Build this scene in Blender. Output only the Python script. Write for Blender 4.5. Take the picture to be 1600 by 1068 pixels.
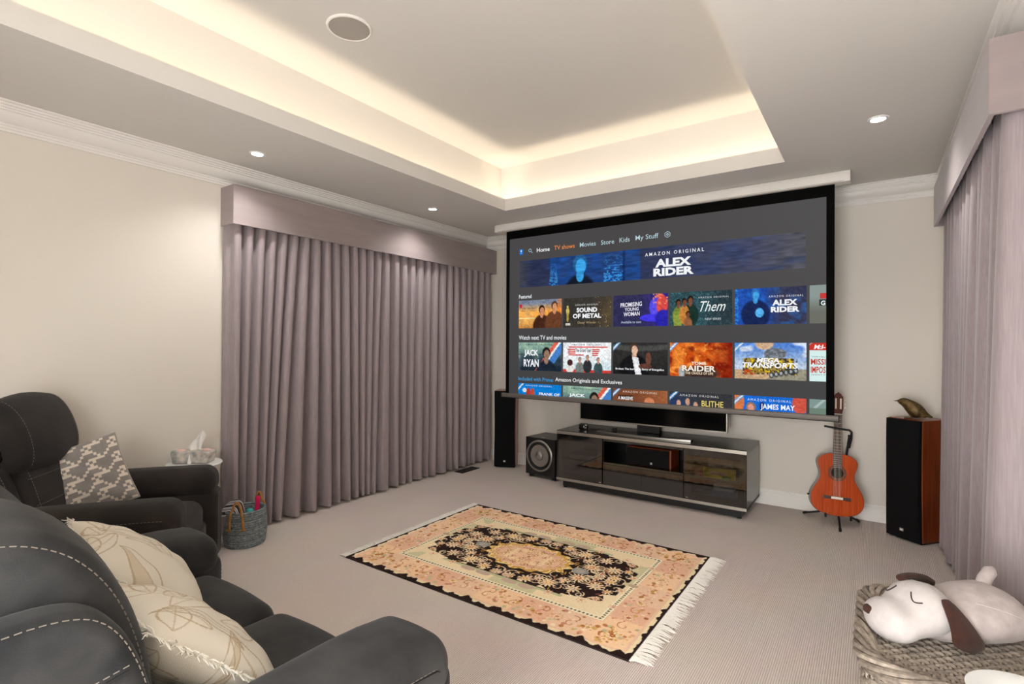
import bpy, bmesh, math, random
import numpy as np
from mathutils import Matrix, Vector
R = math.radians
scene = bpy.context.scene
for o in list(bpy.data.objects): bpy.data.objects.remove(o)
col = scene.collection

# ------------------------------------------------------------------ camera
H = 1.42
cam = bpy.data.cameras.new('camera'); cam.sensor_width = 36; cam.sensor_fit = 'HORIZONTAL'
cam.lens = 816.57 / 1600 * 36; cam.clip_start = .02
cam_ob = bpy.data.objects.new('camera', cam); col.objects.link(cam_ob)
cam_ob.matrix_world = Matrix.Translation((0, 0, H)) @ Matrix.Rotation(.6065, 4, 'Z') @ Matrix.Rotation(math.pi / 2 + .0072, 4, 'X') @ Matrix.Rotation(.006, 4, 'Z')
scene.camera = cam_ob
# ------------------------------------------------------------------ view, world
SKY_FILL = 16.2                                        # fill brightness of the world, let in by an added back doorway
vs = scene.view_settings
vs.view_transform = 'Standard'; vs.look = 'None'; vs.gamma = 1; vs.exposure = 0.0; vs.use_curve_mapping = False
world = bpy.data.worlds.new('world'); scene.world = world; world.use_nodes = True
world.node_tree.nodes['Background'].inputs[0].default_value = (1, .985, .965, 1)
world.node_tree.nodes['Background'].inputs[1].default_value = SKY_FILL
# ------------------------------------------------------------------ room size (metres)
XL, XR, YF, YB, CZ = -4.04, .53, 5.23, -1.03, 2.752
KX0, KX1, KY0, KY1 = -3.0, -.53, 0.0, 4.19        # opening of the ceiling recess
LZ, UZ, TR = 2.866, 3.25, .18                     # top of the lip, upper ceiling, trough width
DOWN = [(-3.55, 1.976), (-3.55, 3.743), (.016, .21), (.016, 3.70)]
DOWN_W, COVE_W = 34, 9

def area(name, loc, sx, sy, rot, power, color, spread=math.pi):
    l = bpy.data.lights.new(name, 'AREA'); l.shape = 'RECTANGLE'; l.size = sx; l.size_y = sy
    l.energy = power; l.color = color; l.spread = spread
    o = bpy.data.objects.new(name, l); col.objects.link(o); o.location = loc; o.rotation_euler = rot
    return o
# warm LED strips lying in the trough behind the lip (they shine upwards)
WARM = (1, .83, .62); dl_ = .10; zl = 2.778
cxm, cym = (KX0 + KX1) / 2, (KY0 + KY1) / 2; wx, wy = KX1 - KX0 + 2 * TR, KY1 - KY0 + 2 * TR
area('led_strip', (KX0 - TR + dl_, cym, zl), .03, wy - .1, (math.pi, 0, 0), COVE_W * wy / 4, WARM)
area('led_strip', (KX1 + TR - dl_, cym, zl), .03, wy - .1, (math.pi, 0, 0), COVE_W * wy / 4, WARM)
area('led_strip', (cxm, KY1 + TR - dl_, zl), wx - .1, .03, (math.pi, 0, 0), COVE_W * wx / 4, WARM)
area('led_strip', (cxm, KY0 - TR + dl_, zl), wx - .1, .03, (math.pi, 0, 0), COVE_W * wx / 4, WARM)
# fill light enters by the added doorway (portal only guides the sampling)
OX0, OX1, OZ0, OZ1 = -1.25, .36, .0, 2.06
po = area('fill_portal', ((OX0 + OX1) / 2, YB - .02, (OZ0 + OZ1) / 2), OX1 - OX0, OZ1 - OZ0, (math.pi / 2, 0, math.pi), 1, (1, 1, 1)); po.data.cycles.is_portal = True
# downlights
for x, y in DOWN:
    l = bpy.data.lights.new('downlight_beam', 'SPOT'); l.energy = DOWN_W * 1; l.color = (1, .97, .94)
    l.spot_size = R(132); l.spot_blend = 1; l.shadow_soft_size = .04
    o = bpy.data.objects.new('downlight_beam', l); col.objects.link(o); o.location = (x, y, CZ - .035)

# ------------------------------------------------------------------ colour and materials
def S(h, a=1):
    h = h.lstrip('#'); v = [int(h[i:i + 2], 16) / 255 for i in (0, 2, 4)]
    return tuple((c / 12.92 if c <= .04045 else ((c + .055) / 1.055) ** 2.4) for c in v)
def lin(a): a = np.asarray(a, float); return np.where(a <= .04045, a / 12.92, ((a + .055) / 1.055) ** 2.4)
def new_mat(name):
    m = bpy.data.materials.new(name); m.use_nodes = True
    return m, m.node_tree, m.node_tree.nodes['Principled BSDF']
def node(nt, t, **kw):
    n = nt.nodes.new(t)
    for k, v in kw.items(): setattr(n, k, v)
    return n
def mat(name, c, rough=.6, metal=0, c2=None, scale=6, bump=0, bscale=200, sheen=0, coat=0, stretch=(1, 1, 1), spec=.5, detail=4):
    m, nt, b = new_mat(name)
    c = S(c) if isinstance(c, str) else c
    b.inputs['Base Color'].default_value = (*c, 1); b.inputs['Roughness'].default_value = rough; b.inputs['Metallic'].default_value = metal
    b.inputs['Sheen Weight'].default_value = sheen; b.inputs['Coat Weight'].default_value = coat; b.inputs['Specular IOR Level'].default_value = spec
    if c2 or bump:
        tc = node(nt, 'ShaderNodeTexCoord'); mp = node(nt, 'ShaderNodeMapping'); mp.inputs['Scale'].default_value = stretch
        nt.links.new(tc.outputs['Object'], mp.inputs['Vector'])
    if c2:
        c2 = S(c2) if isinstance(c2, str) else c2
        n = node(nt, 'ShaderNodeTexNoise'); n.inputs['Scale'].default_value = scale; n.inputs['Detail'].default_value = detail
        nt.links.new(mp.outputs[0], n.inputs['Vector'])
        r = node(nt, 'ShaderNodeValToRGB'); r.color_ramp.elements[0].position = .33; r.color_ramp.elements[1].position = .67
        r.color_ramp.elements[0].color = (*c, 1); r.color_ramp.elements[1].color = (*c2, 1)
        nt.links.new(n.outputs['Fac'], r.inputs[0]); nt.links.new(r.outputs[0], b.inputs['Base Color'])
    if bump:
        n = node(nt, 'ShaderNodeTexNoise'); n.inputs['Scale'].default_value = bscale; n.inputs['Detail'].default_value = 3
        nt.links.new(mp.outputs[0], n.inputs['Vector'])
        bp = node(nt, 'ShaderNodeBump'); bp.inputs['Strength'].default_value = bump; bp.inputs['Distance'].default_value = .002
        nt.links.new(n.outputs['Fac'], bp.inputs['Height']); nt.links.new(bp.outputs[0], b.inputs['Normal'])
    return m
def emit(name, c, s=1.0):
    m, nt, b = new_mat(name); c = S(c) if isinstance(c, str) else c
    b.inputs['Base Color'].default_value = (0, 0, 0, 1); b.inputs['Roughness'].default_value = 1; b.inputs['Specular IOR Level'].default_value = 0
    b.inputs['Emission Color'].default_value = (*c, 1); b.inputs['Emission Strength'].default_value = s
    return m
def attr_mat(name, emission=False, rough=.9, bump=0, bscale=300, sheen=0):
    m, nt, b = new_mat(name); a = node(nt, 'ShaderNodeAttribute', attribute_name='Col')
    b.inputs['Roughness'].default_value = rough
    if emission:
        b.inputs['Base Color'].default_value = (0, 0, 0, 1); b.inputs['Specular IOR Level'].default_value = 0
        nt.links.new(a.outputs['Color'], b.inputs['Emission Color']); b.inputs['Emission Strength'].default_value = 1
    else:
        nt.links.new(a.outputs['Color'], b.inputs['Base Color']); b.inputs['Specular IOR Level'].default_value = .15; b.inputs['Sheen Weight'].default_value = sheen
        if bump:
            tc = node(nt, 'ShaderNodeTexCoord'); n = node(nt, 'ShaderNodeTexNoise'); n.inputs['Scale'].default_value = bscale
            nt.links.new(tc.outputs['Object'], n.inputs['Vector'])
            bp = node(nt, 'ShaderNodeBump'); bp.inputs['Strength'].default_value = bump; bp.inputs['Distance'].default_value = .003
            nt.links.new(n.outputs['Fac'], bp.inputs['Height']); nt.links.new(bp.outputs[0], b.inputs['Normal'])
    return m
def wood(name, c1, c2, rough=.35, scale=(30, 30, 2), coat=.3):
    return mat(name, c1, rough, c2=c2, scale=1.6, stretch=scale, coat=coat, detail=6)
M = {}
M['wall'] = mat('wall_paint', '#dfd8ce', .85, bump=.05, bscale=60)
M['ceil'] = mat('ceiling_paint', '#d6d3ce', .9)
M['trim'] = mat('trim_paint', '#e9e6e1', .5)
M['black'] = mat('matt_black', '#0b0b0c', .7)
M['blackgloss'] = mat('black_gloss', '#0a0a0b', .08, coat=.4)
M['blacksatin'] = mat('black_satin', '#141415', .35)
M['grille'] = mat('speaker_cloth', '#0d0d0e', .95, bump=.6, bscale=900, spec=.2)
M['cherry'] = wood('cherry_veneer', '#8f3f14', '#6b2a0c')
M['chrome'] = mat('brushed_silver', '#bdb8b0', .38, 1)
M['silver'] = mat('silver_plastic', '#b9b5b0', .35, .6)
M['white'] = mat('white_gloss', '#eef0ef', .25)
M['suede'] = mat('charcoal_suede', '#1e1f21', .85, c2='#383838', scale=7, detail=8, bump=.25, bscale=350, sheen=.1, spec=.2)
M['suede_warm'] = mat('brown_charcoal_suede', '#211f1e', .85, c2='#332e2b', scale=5, bump=.25, bscale=350, sheen=.08, spec=.2)
M['stitch'] = mat('pale_thread', '#7f776d', .8)
M['pelmet'] = mat('mauve_pelmet_fabric', '#998b8a', .7, c2='#918484', scale=3, bump=.3, bscale=500, sheen=.3, stretch=(1, 1, 6))

def fabric_lines(name, c, c2):
    m, nt, b = new_mat(name); tc = node(nt, 'ShaderNodeTexCoord'); mp = node(nt, 'ShaderNodeMapping'); mp.inputs['Scale'].default_value = (220, 220, 8)
    n = node(nt, 'ShaderNodeTexNoise'); n.inputs['Scale'].default_value = 1; n.inputs['Detail'].default_value = 3
    nt.links.new(tc.outputs['Object'], mp.inputs[0]); nt.links.new(mp.outputs[0], n.inputs['Vector'])
    r = node(nt, 'ShaderNodeValToRGB'); r.color_ramp.elements[0].color = (*S(c), 1); r.color_ramp.elements[1].color = (*S(c2), 1)
    r.color_ramp.elements[0].position = .3; r.color_ramp.elements[1].position = .7
    nt.links.new(n.outputs['Fac'], r.inputs[0]); nt.links.new(r.outputs[0], b.inputs['Base Color'])
    b.inputs['Roughness'].default_value = .6; b.inputs['Sheen Weight'].default_value = .3; b.inputs['Specular IOR Level'].default_value = .3
    bp = node(nt, 'ShaderNodeBump'); bp.inputs['Strength'].default_value = .2; bp.inputs['Distance'].default_value = .001
    nt.links.new(n.outputs['Fac'], bp.inputs['Height']); nt.links.new(bp.outputs[0], b.inputs['Normal'])
    return m
M['curtain'] = fabric_lines('mauve_curtain_cloth', '#8f8386', '#9f9396')

def carpet_mat():
    m, nt, b = new_mat('ribbed_loop_carpet'); tc = node(nt, 'ShaderNodeTexCoord')
    w = node(nt, 'ShaderNodeTexWave', wave_type='BANDS', bands_direction='X'); w.inputs['Scale'].default_value = 34; w.inputs['Distortion'].default_value = .6; w.inputs['Detail'].default_value = 2; w.inputs['Detail Scale'].default_value = 12
    n = node(nt, 'ShaderNodeTexNoise'); n.inputs['Scale'].default_value = 160; n.inputs['Detail'].default_value = 2
    n2 = node(nt, 'ShaderNodeTexNoise'); n2.inputs['Scale'].default_value = 2.5
    for t in (w, n, n2): nt.links.new(tc.outputs['Object'], t.inputs['Vector'])
    ad = node(nt, 'ShaderNodeMath', operation='MULTIPLY_ADD'); nt.links.new(n.outputs['Fac'], ad.inputs[0]); ad.inputs[1].default_value = .7; nt.links.new(w.outputs['Fac'], ad.inputs[2])
    r = node(nt, 'ShaderNodeValToRGB'); r.color_ramp.elements[0].color = (*S('#b0a29a'), 1); r.color_ramp.elements[1].color = (*S('#e6dad2'), 1)
    r.color_ramp.elements[0].position = .15; r.color_ramp.elements[1].position = 1.0
    nt.links.new(ad.outputs[0], r.inputs[0])
    mx = node(nt, 'ShaderNodeMix', data_type='RGBA', blend_type='MULTIPLY'); mx.inputs['Factor'].default_value = .12
    nt.links.new(r.outputs[0], mx.inputs['A']); nt.links.new(n2.outputs['Color'], mx.inputs['B']); nt.links.new(mx.outputs['Result'], b.inputs['Base Color'])
    b.inputs['Roughness'].default_value = .95; b.inputs['Specular IOR Level'].default_value = .1
    bp = node(nt, 'ShaderNodeBump'); bp.inputs['Strength'].default_value = .5; bp.inputs['Distance'].default_value = .004
    nt.links.new(ad.outputs[0], bp.inputs['Height']); nt.links.new(bp.outputs[0], b.inputs['Normal'])
    return m
M['carpet'] = carpet_mat()

# ------------------------------------------------------------------ mesh helpers
class MB:
    def __init__(s): s.v = []; s.f = []
    def add(s, v, f):
        o = len(s.v); s.v += [tuple(p) for p in v]; s.f += [tuple(i + o for i in q) for q in f]; return s
    def box(s, x0, x1, y0, y1, z0, z1):
        return s.add([(x0, y0, z0), (x1, y0, z0), (x1, y1, z0), (x0, y1, z0), (x0, y0, z1), (x1, y0, z1), (x1, y1, z1), (x0, y1, z1)],
                     [(3, 2, 1, 0), (4, 5, 6, 7), (0, 1, 5, 4), (1, 2, 6, 5), (2, 3, 7, 6), (3, 0, 4, 7)])
    def quad(s, a, b, c, d): return s.add([a, b, c, d], [(0, 1, 2, 3)])
    def tube(s, pts, r, n=8, closed=False, cap=True):
        pts = [Vector(p) for p in pts]; N = len(pts); V = []; rr = r if hasattr(r, '__len__') else [r] * N
        up = None
        for i, p in enumerate(pts):
            a = pts[(i - 1) % N] if (closed or i) else p; b = pts[(i + 1) % N] if (closed or i < N - 1) else p
            t = (b - a).normalized()
            if up is None: up = Vector((0, 0, 1)) if abs(t.z) < .9 else Vector((1, 0, 0))
            u = t.cross(up)
            if u.length < 1e-6: u = t.orthogonal()
            u.normalize(); w = u.cross(t); up = w
            for k in range(n):
                an = 2 * math.pi * k / n; V.append(p + u * (rr[i] * math.cos(an)) + w * (rr[i] * math.sin(an)))
        F = []
        for i in range(N if closed else N - 1):
            for k in range(n):
                j = (i + 1) % N; F.append((i * n + k, i * n + (k + 1) % n, j * n + (k + 1) % n, j * n + k))
        if cap and not closed: F += [tuple(range(n - 1, -1, -1)), tuple((N - 1) * n + k for k in range(n))]
        return s.add(V, F)
    def lathe(s, prof, n=24, cx=0, cy=0, cap=True):
        V = [(cx + r * math.cos(2 * math.pi * k / n), cy + r * math.sin(2 * math.pi * k / n), z) for r, z in prof for k in range(n)]
        F = [(i * n + k, i * n + (k + 1) % n, (i + 1) * n + (k + 1) % n, (i + 1) * n + k) for i in range(len(prof) - 1) for k in range(n)]
        if cap: F += [tuple(range(n - 1, -1, -1)), tuple((len(prof) - 1) * n + k for k in range(n))]
        return s.add(V, F)
    def prism(s, poly, a0, a1, axis='x'):
        n = len(poly); put = {'x': lambda t, p: (t, p[0], p[1]), 'y': lambda t, p: (p[0], t, p[1]), 'z': lambda t, p: (p[0], p[1], t)}[axis]
        return s.add([put(a0, p) for p in poly] + [put(a1, p) for p in poly],
                     [(k, (k + 1) % n, n + (k + 1) % n, n + k) for k in range(n)] + [tuple(range(n - 1, -1, -1)), tuple(range(n, 2 * n))])
    def rbox(s, sx, sy, sz, r, n=4, m=6, c=(0, 0, 0), fn=None):
        def coords(h):
            rr = min(r, h * .999); a = [-h + rr * (1 - math.cos(i / n * math.pi / 2)) * 0 - 0 for i in range(0)]
            a = [-h + rr * i / n for i in range(n)] + [-(h - rr) + 2 * (h - rr) * i / m for i in range(m + 1)] + [h - rr + rr * (i + 1) / n for i in range(n)]
            return a
        hs = (sx / 2, sy / 2, sz / 2); C = [coords(h) for h in hs]; idx = {}; V = []; F = []
        def vert(p):
            key = tuple(round(q, 6) for q in p)
            if key in idx: return idx[key]
            inn = [max(-(hs[i] - min(r, hs[i] * .999)), min(hs[i] - min(r, hs[i] * .999), p[i])) for i in range(3)]
            d = [p[i] - inn[i] for i in range(3)]
            # even out the rounding angles
            d = [math.copysign(math.sin(min(1, abs(q) / r) * math.pi / 4) / math.sin(math.pi / 4), q) if abs(q) > 1e-9 else 0 for q in d]
            L = math.sqrt(sum(q * q for q in d)) or 1
            q = [inn[i] + r * d[i] / L for i in range(3)] if L else p
            if fn: q = fn(*q)
            idx[key] = len(V); V.append((q[0] + c[0], q[1] + c[1], q[2] + c[2])); return idx[key]
        for ax in range(3):
            a, b = [(1, 2), (2, 0), (0, 1)][ax]
            for sg in (-1, 1):
                for i in range(len(C[a]) - 1):
                    for j in range(len(C[b]) - 1):
                        q = []
                        for (ii, jj) in ((i, j), (i + 1, j), (i + 1, j + 1), (i, j + 1)):
                            p = [0, 0, 0]; p[ax] = sg * hs[ax]; p[a] = C[a][ii]; p[b] = C[b][jj]; q.append(vert(p))
                        F.append(tuple(q if sg > 0 else q[::-1]))
        return s.add(V, F)
    def profile(s, prof, width, r, n=5, m=4, c=(0, 0, 0), puff=0, rounds=2):
        """closed (y,z) outline carried along x over width, ends rounded with radius r"""
        P = [Vector(p) for p in prof]
        for _ in range(rounds):                       # corner cutting gives soft outlines
            Q = []
            for i, p in enumerate(P):
                q = P[(i + 1) % len(P)]; Q += [p * .75 + q * .25, p * .25 + q * .75]
            P = Q
        N = len(P); A = sum(P[i].x * P[(i + 1) % N].y - P[(i + 1) % N].x * P[i].y for i in range(N))
        nor = []
        for i in range(N):
            t = (P[(i + 1) % N] - P[i - 1]).normalized(); q = Vector((t.y, -t.x)); nor.append(q if A > 0 else -q)
        st = []
        for k in range(n + 1):
            a = math.pi / 2 * k / n; st.append((-width / 2 + r * (1 - math.sin(a)) if False else -width / 2 + r * (1 - math.cos(math.pi / 2 - a)), r * (1 - math.sin(a))))
        st = [(-width / 2 + r * (1 - math.cos(a)), r * (1 - math.sin(a))) for a in [math.pi / 2 * k / n for k in range(n + 1)]]
        mid = [(-(width / 2 - r) + (width - 2 * r) * k / m, -puff * math.sin(math.pi * k / m)) for k in range(1, m)]
        st = st + mid + [(-x, i) for x, i in reversed(st)]
        V = [(x + c[0], P[i].x - nor[i].x * ins + c[1], P[i].y - nor[i].y * ins + c[2]) for x, ins in st for i in range(N)]
        F = [(k * N + i, k * N + (i + 1) % N, (k + 1) * N + (i + 1) % N, (k + 1) * N + i) for k in range(len(st) - 1) for i in range(N)]
        F += [tuple(range(N - 1, -1, -1)), tuple((len(st) - 1) * N + i for i in range(N))]
        if A < 0: F = [q[::-1] for q in F]
        return s.add(V, [q[::-1] for q in F])
    @staticmethod
    def rail(prof, x, width, r, puff=0, rounds=2, push=.001, keep=None):
        """the line on a profile() surface at distance x from its middle"""
        P = [Vector(p) for p in prof]
        for _ in range(rounds):
            Q = []
            for i, p in enumerate(P):
                q = P[(i + 1) % len(P)]; Q += [p * .75 + q * .25, p * .25 + q * .75]
            P = Q
        N = len(P); A = sum(P[i].x * P[(i + 1) % N].y - P[(i + 1) % N].x * P[i].y for i in range(N)); e = width / 2 - abs(x)
        ins = (r - math.sqrt(max(0, r * r - (r - e) ** 2))) if e < r else -puff * math.sin(math.pi * (x + width / 2 - r) / (width - 2 * r))
        out = []
        for i in range(N):
            t = (P[(i + 1) % N] - P[i - 1]).normalized(); q = Vector((t.y, -t.x)); q = q if A > 0 else -q
            v = P[i] - q * (ins - push)
            if keep is None or keep(v.x, v.y): out.append((v.x, v.y))
        return out
    def loft(s, secs, n=16):
        """secs: (centre, u-axis vector, v-axis vector) ellipse per station"""
        V = []
        for c, u, v in secs:
            c, u, v = Vector(c), Vector(u), Vector(v)
            V += [c + u * math.cos(2 * math.pi * k / n) + v * math.sin(2 * math.pi * k / n) for k in range(n)]
        F = [(i * n + k, i * n + (k + 1) % n, (i + 1) * n + (k + 1) % n, (i + 1) * n + k) for i in range(len(secs) - 1) for k in range(n)]
        F += [tuple(range(n - 1, -1, -1)), tuple((len(secs) - 1) * n + k for k in range(n))]
        return s.add(V, F)
    def dashes(s, pts, dash=.009, gap=.006, r=.0016):
        pts = [Vector(p) for p in pts]; L = [0]
        for a, b in zip(pts, pts[1:]): L.append(L[-1] + (b - a).length)
        def at(t):
            for i in range(len(L) - 1):
                if t <= L[i + 1] or i == len(L) - 2: return pts[i].lerp(pts[i + 1], (t - L[i]) / max(1e-9, L[i + 1] - L[i]))
        t = 0
        while t + dash < L[-1]:
            s.tube([at(t), at(t + dash)], r, 4); t += dash + gap
        return s
    def build(s, name, m, parent=None, smooth=40, flip_fix=True):
        me = bpy.data.meshes.new(name); me.from_pydata(s.v, [], s.f); me.update()
        if flip_fix:
            b = bmesh.new(); b.from_mesh(me); bmesh.ops.recalc_face_normals(b, faces=b.faces); b.to_mesh(me); b.free()
        if smooth:
            me.shade_smooth(); me.set_sharp_from_angle(angle=R(smooth))
        if m: me.materials.append(M[m] if isinstance(m, str) else m)
        o = bpy.data.objects.new(name, me); col.objects.link(o); o.parent = parent
        return o
def bevel(o, w=.003, seg=2):
    b = o.modifiers.new('bevel', 'BEVEL'); b.width = w; b.segments = seg; b.limit_method = 'ANGLE'; b.angle_limit = R(40); return o
def tag(o, label=None, cat=None, group=None, kind=None):
    if label: o['label'] = label
    if cat: o['category'] = cat
    if group: o['group'] = group
    if kind: o['kind'] = kind
    return o
def empty(name, loc, rz=0, label=None, cat=None, group=None):
    o = bpy.data.objects.new(name, None); col.objects.link(o); o.location = loc; o.rotation_euler = (0, 0, rz); o.empty_display_size = .1
    return tag(o, label, cat, group)
def copy_tree(o, parent=None):
    c = o.copy(); col.objects.link(c); c.parent = parent
    for ch in o.children: copy_tree(ch, c)
    return c
def colour_grid(name, xs, ys, pos, C, m, parent=None, smooth=True):
    """grid mesh with a colour per vertex; pos(U,V) -> (N,3)"""
    nx, ny = len(xs), len(ys); U, V = np.meshgrid(xs, ys); P = pos(U, V).reshape(-1, 3)
    i = np.arange(nx * ny).reshape(ny, nx); F = np.stack([i[:-1, :-1], i[:-1, 1:], i[1:, 1:], i[1:, :-1]], -1).reshape(-1, 4)
    me = bpy.data.meshes.new(name); me.from_pydata(P.tolist(), [], F.tolist()); me.update()
    a = me.color_attributes.new('Col', 'FLOAT_COLOR', 'POINT'); cc = np.ones((nx * ny, 4), np.float32); cc[:, :3] = C.reshape(-1, 3); a.data.foreach_set('color', cc.ravel())
    if smooth: me.shade_smooth()
    me.materials.append(m); o = bpy.data.objects.new(name, me); col.objects.link(o); o.parent = parent
    return o

# ================================================================== THE ROOM
def struct(o): o['kind'] = 'structure'; return o
struct(MB().box(XL - .1, XR + .1, YB - .1, YF + .1, -.08, 0).build('floor', 'carpet', smooth=0))
struct(MB().box(XL - .1, XL, YB, YF, 0, UZ + .1).build('wall_left', 'wall', smooth=0))
struct(MB().box(XR, XR + .1, YB, YF, 0, UZ + .1).build('wall_right', 'wall', smooth=0))
struct(MB().box(XL - .1, XR + .1, YF, YF + .1, 0, UZ + .1).build('wall_front', 'wall', smooth=0))
b = MB()
for q in ((XL - .1, OX0, 0, UZ + .1), (OX1, XR + .1, 0, UZ + .1), (OX0, OX1, OZ1, UZ + .1)): b.box(q[0], q[1], YB - .1, YB, q[2], q[3])
struct(b.build('wall_back', 'wall', smooth=0))
b = MB()                                           # white frame of an unseen doorway, added to let in fill light
for q in ((OX0 - .06, OX0 + .02, 0, OZ1 + .06), (OX1 - .02, OX1 + .06, 0, OZ1 + .06), (OX0 + .02, OX1 - .02, OZ1 - .02, OZ1 + .06)): b.box(q[0], q[1], YB - .11, YB + .015, q[2], q[3])
struct(b.build('added_doorway_1', 'trim', smooth=0))
# ceiling: soffit ring, lip, trough, recess walls, upper panel
rx0, rx1, ry0, ry1 = KX0 - TR, KX1 + TR, KY0 - TR, KY1 + TR
lt = .03
b = MB()
for (x0, x1, y0, y1) in ((XL, KX0, YB, YF), (KX1, XR, YB, YF), (KX0, KX1, YB, KY0), (KX0, KX1, KY1, YF)):
    b.box(x0, x1, y0, y1, CZ, CZ + .012)
ceiling = struct(b.build('ceiling', 'ceil', smooth=0))
b = MB()
b.box(KX0 - lt, KX0, KY0 - lt, KY1 + lt, CZ + .012, LZ); b.box(KX1, KX1 + lt, KY0 - lt, KY1 + lt, CZ + .012, LZ)
b.box(KX0, KX1, KY0 - lt, KY0, CZ + .012, LZ); b.box(KX0, KX1, KY1, KY1 + lt, CZ + .012, LZ)
b.build('cove_lip', 'ceil', ceiling, smooth=0)
b = MB()
b.box(rx0 - .05, rx0, ry0 - .05, ry1 + .05, CZ + .012, UZ); b.box(rx1, rx1 + .05, ry0 - .05, ry1 + .05, CZ + .012, UZ)
b.box(rx0, rx1, ry0 - .05, ry0, CZ + .012, UZ); b.box(rx0, rx1, ry1, ry1 + .05, CZ + .012, UZ)
b.build('recess_wall', 'ceil', ceiling, smooth=0)
MB().box(rx0 - .05, rx1 + .05, ry0 - .05, ry1 + .05, UZ, UZ + .05).build('upper_panel', 'ceil', ceiling, smooth=0)
# cornices with mitred ends; profile = (distance from wall, drop below ceiling)
A_ = .14
prof = [(0, .14), (.012, .14), (.012, .128), (.018, .122), (.018, .112), (.026, .108), (.030, .100), (.045, .094), (.064, .080), (.078, .062), (.084, .046),
        (.094, .043), (.094, .034), (.104, .031), (.106, .022), (.118, .020), (.120, .011), (.134, .009), (.14, .006), (.14, 0), (0, 0)]
def cornice(name, side):
    V = []
    for t in (0, 1):
        for o, d in prof:
            z = CZ - d
            if side == 'left': V.append((XL + o, (YB + o, YF - o)[t], z))
            if side == 'right': V.append((XR - o, (YB + o, YF - o)[t], z))
            if side == 'front': V.append(((XL + o, XR - o)[t], YF - o, z))
            if side == 'back': V.append(((XL + o, XR - o)[t], YB + o, z))
    n = len(prof); F = [(k, (k + 1) % n, n + (k + 1) % n, n + k) for k in range(n)] + [tuple(range(n - 1, -1, -1)), tuple(range(n, 2 * n))]
    m = MB(); m.add(V, F); struct(m.build(name, 'trim', smooth=30))
for i, sd in enumerate(('left', 'front', 'right', 'back')): cornice('trim_%d' % (i + 1), sd)
bp_ = [(0, 0), (.016, 0), (.016, .105), (.013, .110), (.013, .118), (.008, .124), (.008, .130), (.004, .135), (0, .135)]
def baseboard(name, put):
    n = len(bp_); m = MB(); m.add([put(o, z, t) for t in (0, 1) for o, z in bp_], [(k, (k + 1) % n, n + (k + 1) % n, n + k) for k in range(n)] + [tuple(range(n)), tuple(range(n, 2 * n))])
    struct(m.build(name, 'trim', smooth=30))
baseboard('baseboard_front', lambda o, z, t: ((XL + o, XR - o)[t], YF - o, z))
baseboard('baseboard_left', lambda o, z, t: (XL + o, (YB + o, YF - o)[t], z))
baseboard('baseboard_right', lambda o, z, t: (XR - o, (YB + o, YF - o)[t], z))

# ------------------------------------------------------------------ downlights, ceiling speaker, vent
M['lamp'] = emit('lamp_lens', (1, .97, .92), 25)
DL = ['round white downlight above the curtain end by the armchair', 'round white downlight above the far half of the wide curtain', 'round white downlight above the speaker with the bird figurine']
names = {(-3.55, 1.976): DL[0], (-3.55, 3.743): DL[1], (.016, 3.70): DL[2]}
for x, y in DOWN:
    t = empty('ceiling_downlight', (x, y, CZ), 0, names.get((x, y), ('round white downlight in the soffit behind the armchair' if x < -1 else 'round white downlight in the soffit between the sofa and the side wall') if y < 1 and y > 0 else 'round white downlight over the near end of the side curtain'), 'downlight', 'ceiling downlights')
    if y < 0: t['label'] = {-3.55: 'round white downlight at the armchair end of the back wall', -1.77: 'round white downlight over the middle of the back wall', .016: 'round white downlight at the side-curtain end of the back wall'}[x]
    MB().lathe([(.036, -.001), (.038, -.006), (.052, -.005), (.054, -.0005), (.054, .0)], 28, cap=False).build('trim_ring', 'white', t)
    MB().lathe([(.0365, -.0025), (.001, -.0035)], 28, cap=False).build('lens', 'lamp', t)
t = empty('ceiling_speaker', (-2.492, 1.927, UZ), 0, 'round flush grille of a speaker in the raised ceiling panel', 'speaker')
MB().lathe([(.114, -.008), (.118, -.012), (.126, -.008), (.128, 0)], 48, cap=False).build('rim', 'trim', t)
MB().lathe([(.114, -.008), (.06, -.009), (.001, -.009)], 48, cap=False).build('grille', mat('painted_mesh', '#a9a39b', .8, bump=.5, bscale=900), t)
t = empty('floor_vent', (-3.815, 4.62, 0), 0, 'black metal floor vent in the carpet beside the long curtain', 'vent')
b = MB(); b.box(-.06, .06, -.155, -.147, 0, .006); b.box(-.06, .06, .147, .155, 0, .006); b.box(-.06, -.052, -.147, .147, 0, .006); b.box(.052, .06, -.147, .147, 0, .006)
b.build('frame', 'black', t, smooth=0)
for k in range(13):
    y = -.138 + k * .023; MB().box(-.052, .052, y - .005, y + .005, .001, .005).build('slat', 'blacksatin', t, smooth=0)

# ------------------------------------------------------------------ pelmets and curtains
PZ0, PZ1 = 2.305, 2.592
def pelmet(name, xw, xf, y0, y1, label):
    t = empty(name, ((xw + xf) / 2, (y0 + y1) / 2, PZ0), 0, label, 'pelmet')
    L = y1 - y0; sg = 1 if xf > xw else -1; d = abs(xf - xw); th = .018
    ox = -sg * d / 2  # wall side in local x
    def lx(v): return ox + sg * v
    def bx(b, a0, a1, yy0, yy1, z0, z1): b.box(min(lx(a0), lx(a1)), max(lx(a0), lx(a1)), yy0, yy1, z0, z1)
    h = PZ1 - PZ0
    b = MB(); bx(b, d - th, d, -L / 2, L / 2, 0, h); b.build('front_board', 'pelmet', t, smooth=0)
    for y in (-L / 2, L / 2 - th):
        b = MB(); bx(b, .001, d - th, y, y + th, 0, h); b.build('end_board', 'pelmet', t, smooth=0)
    b = MB(); bx(b, .001, d - th, -L / 2 + th, L / 2 - th, h - .016, h - .002); b.build('top_board', 'pelmet', t, smooth=0)
    return t
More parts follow.
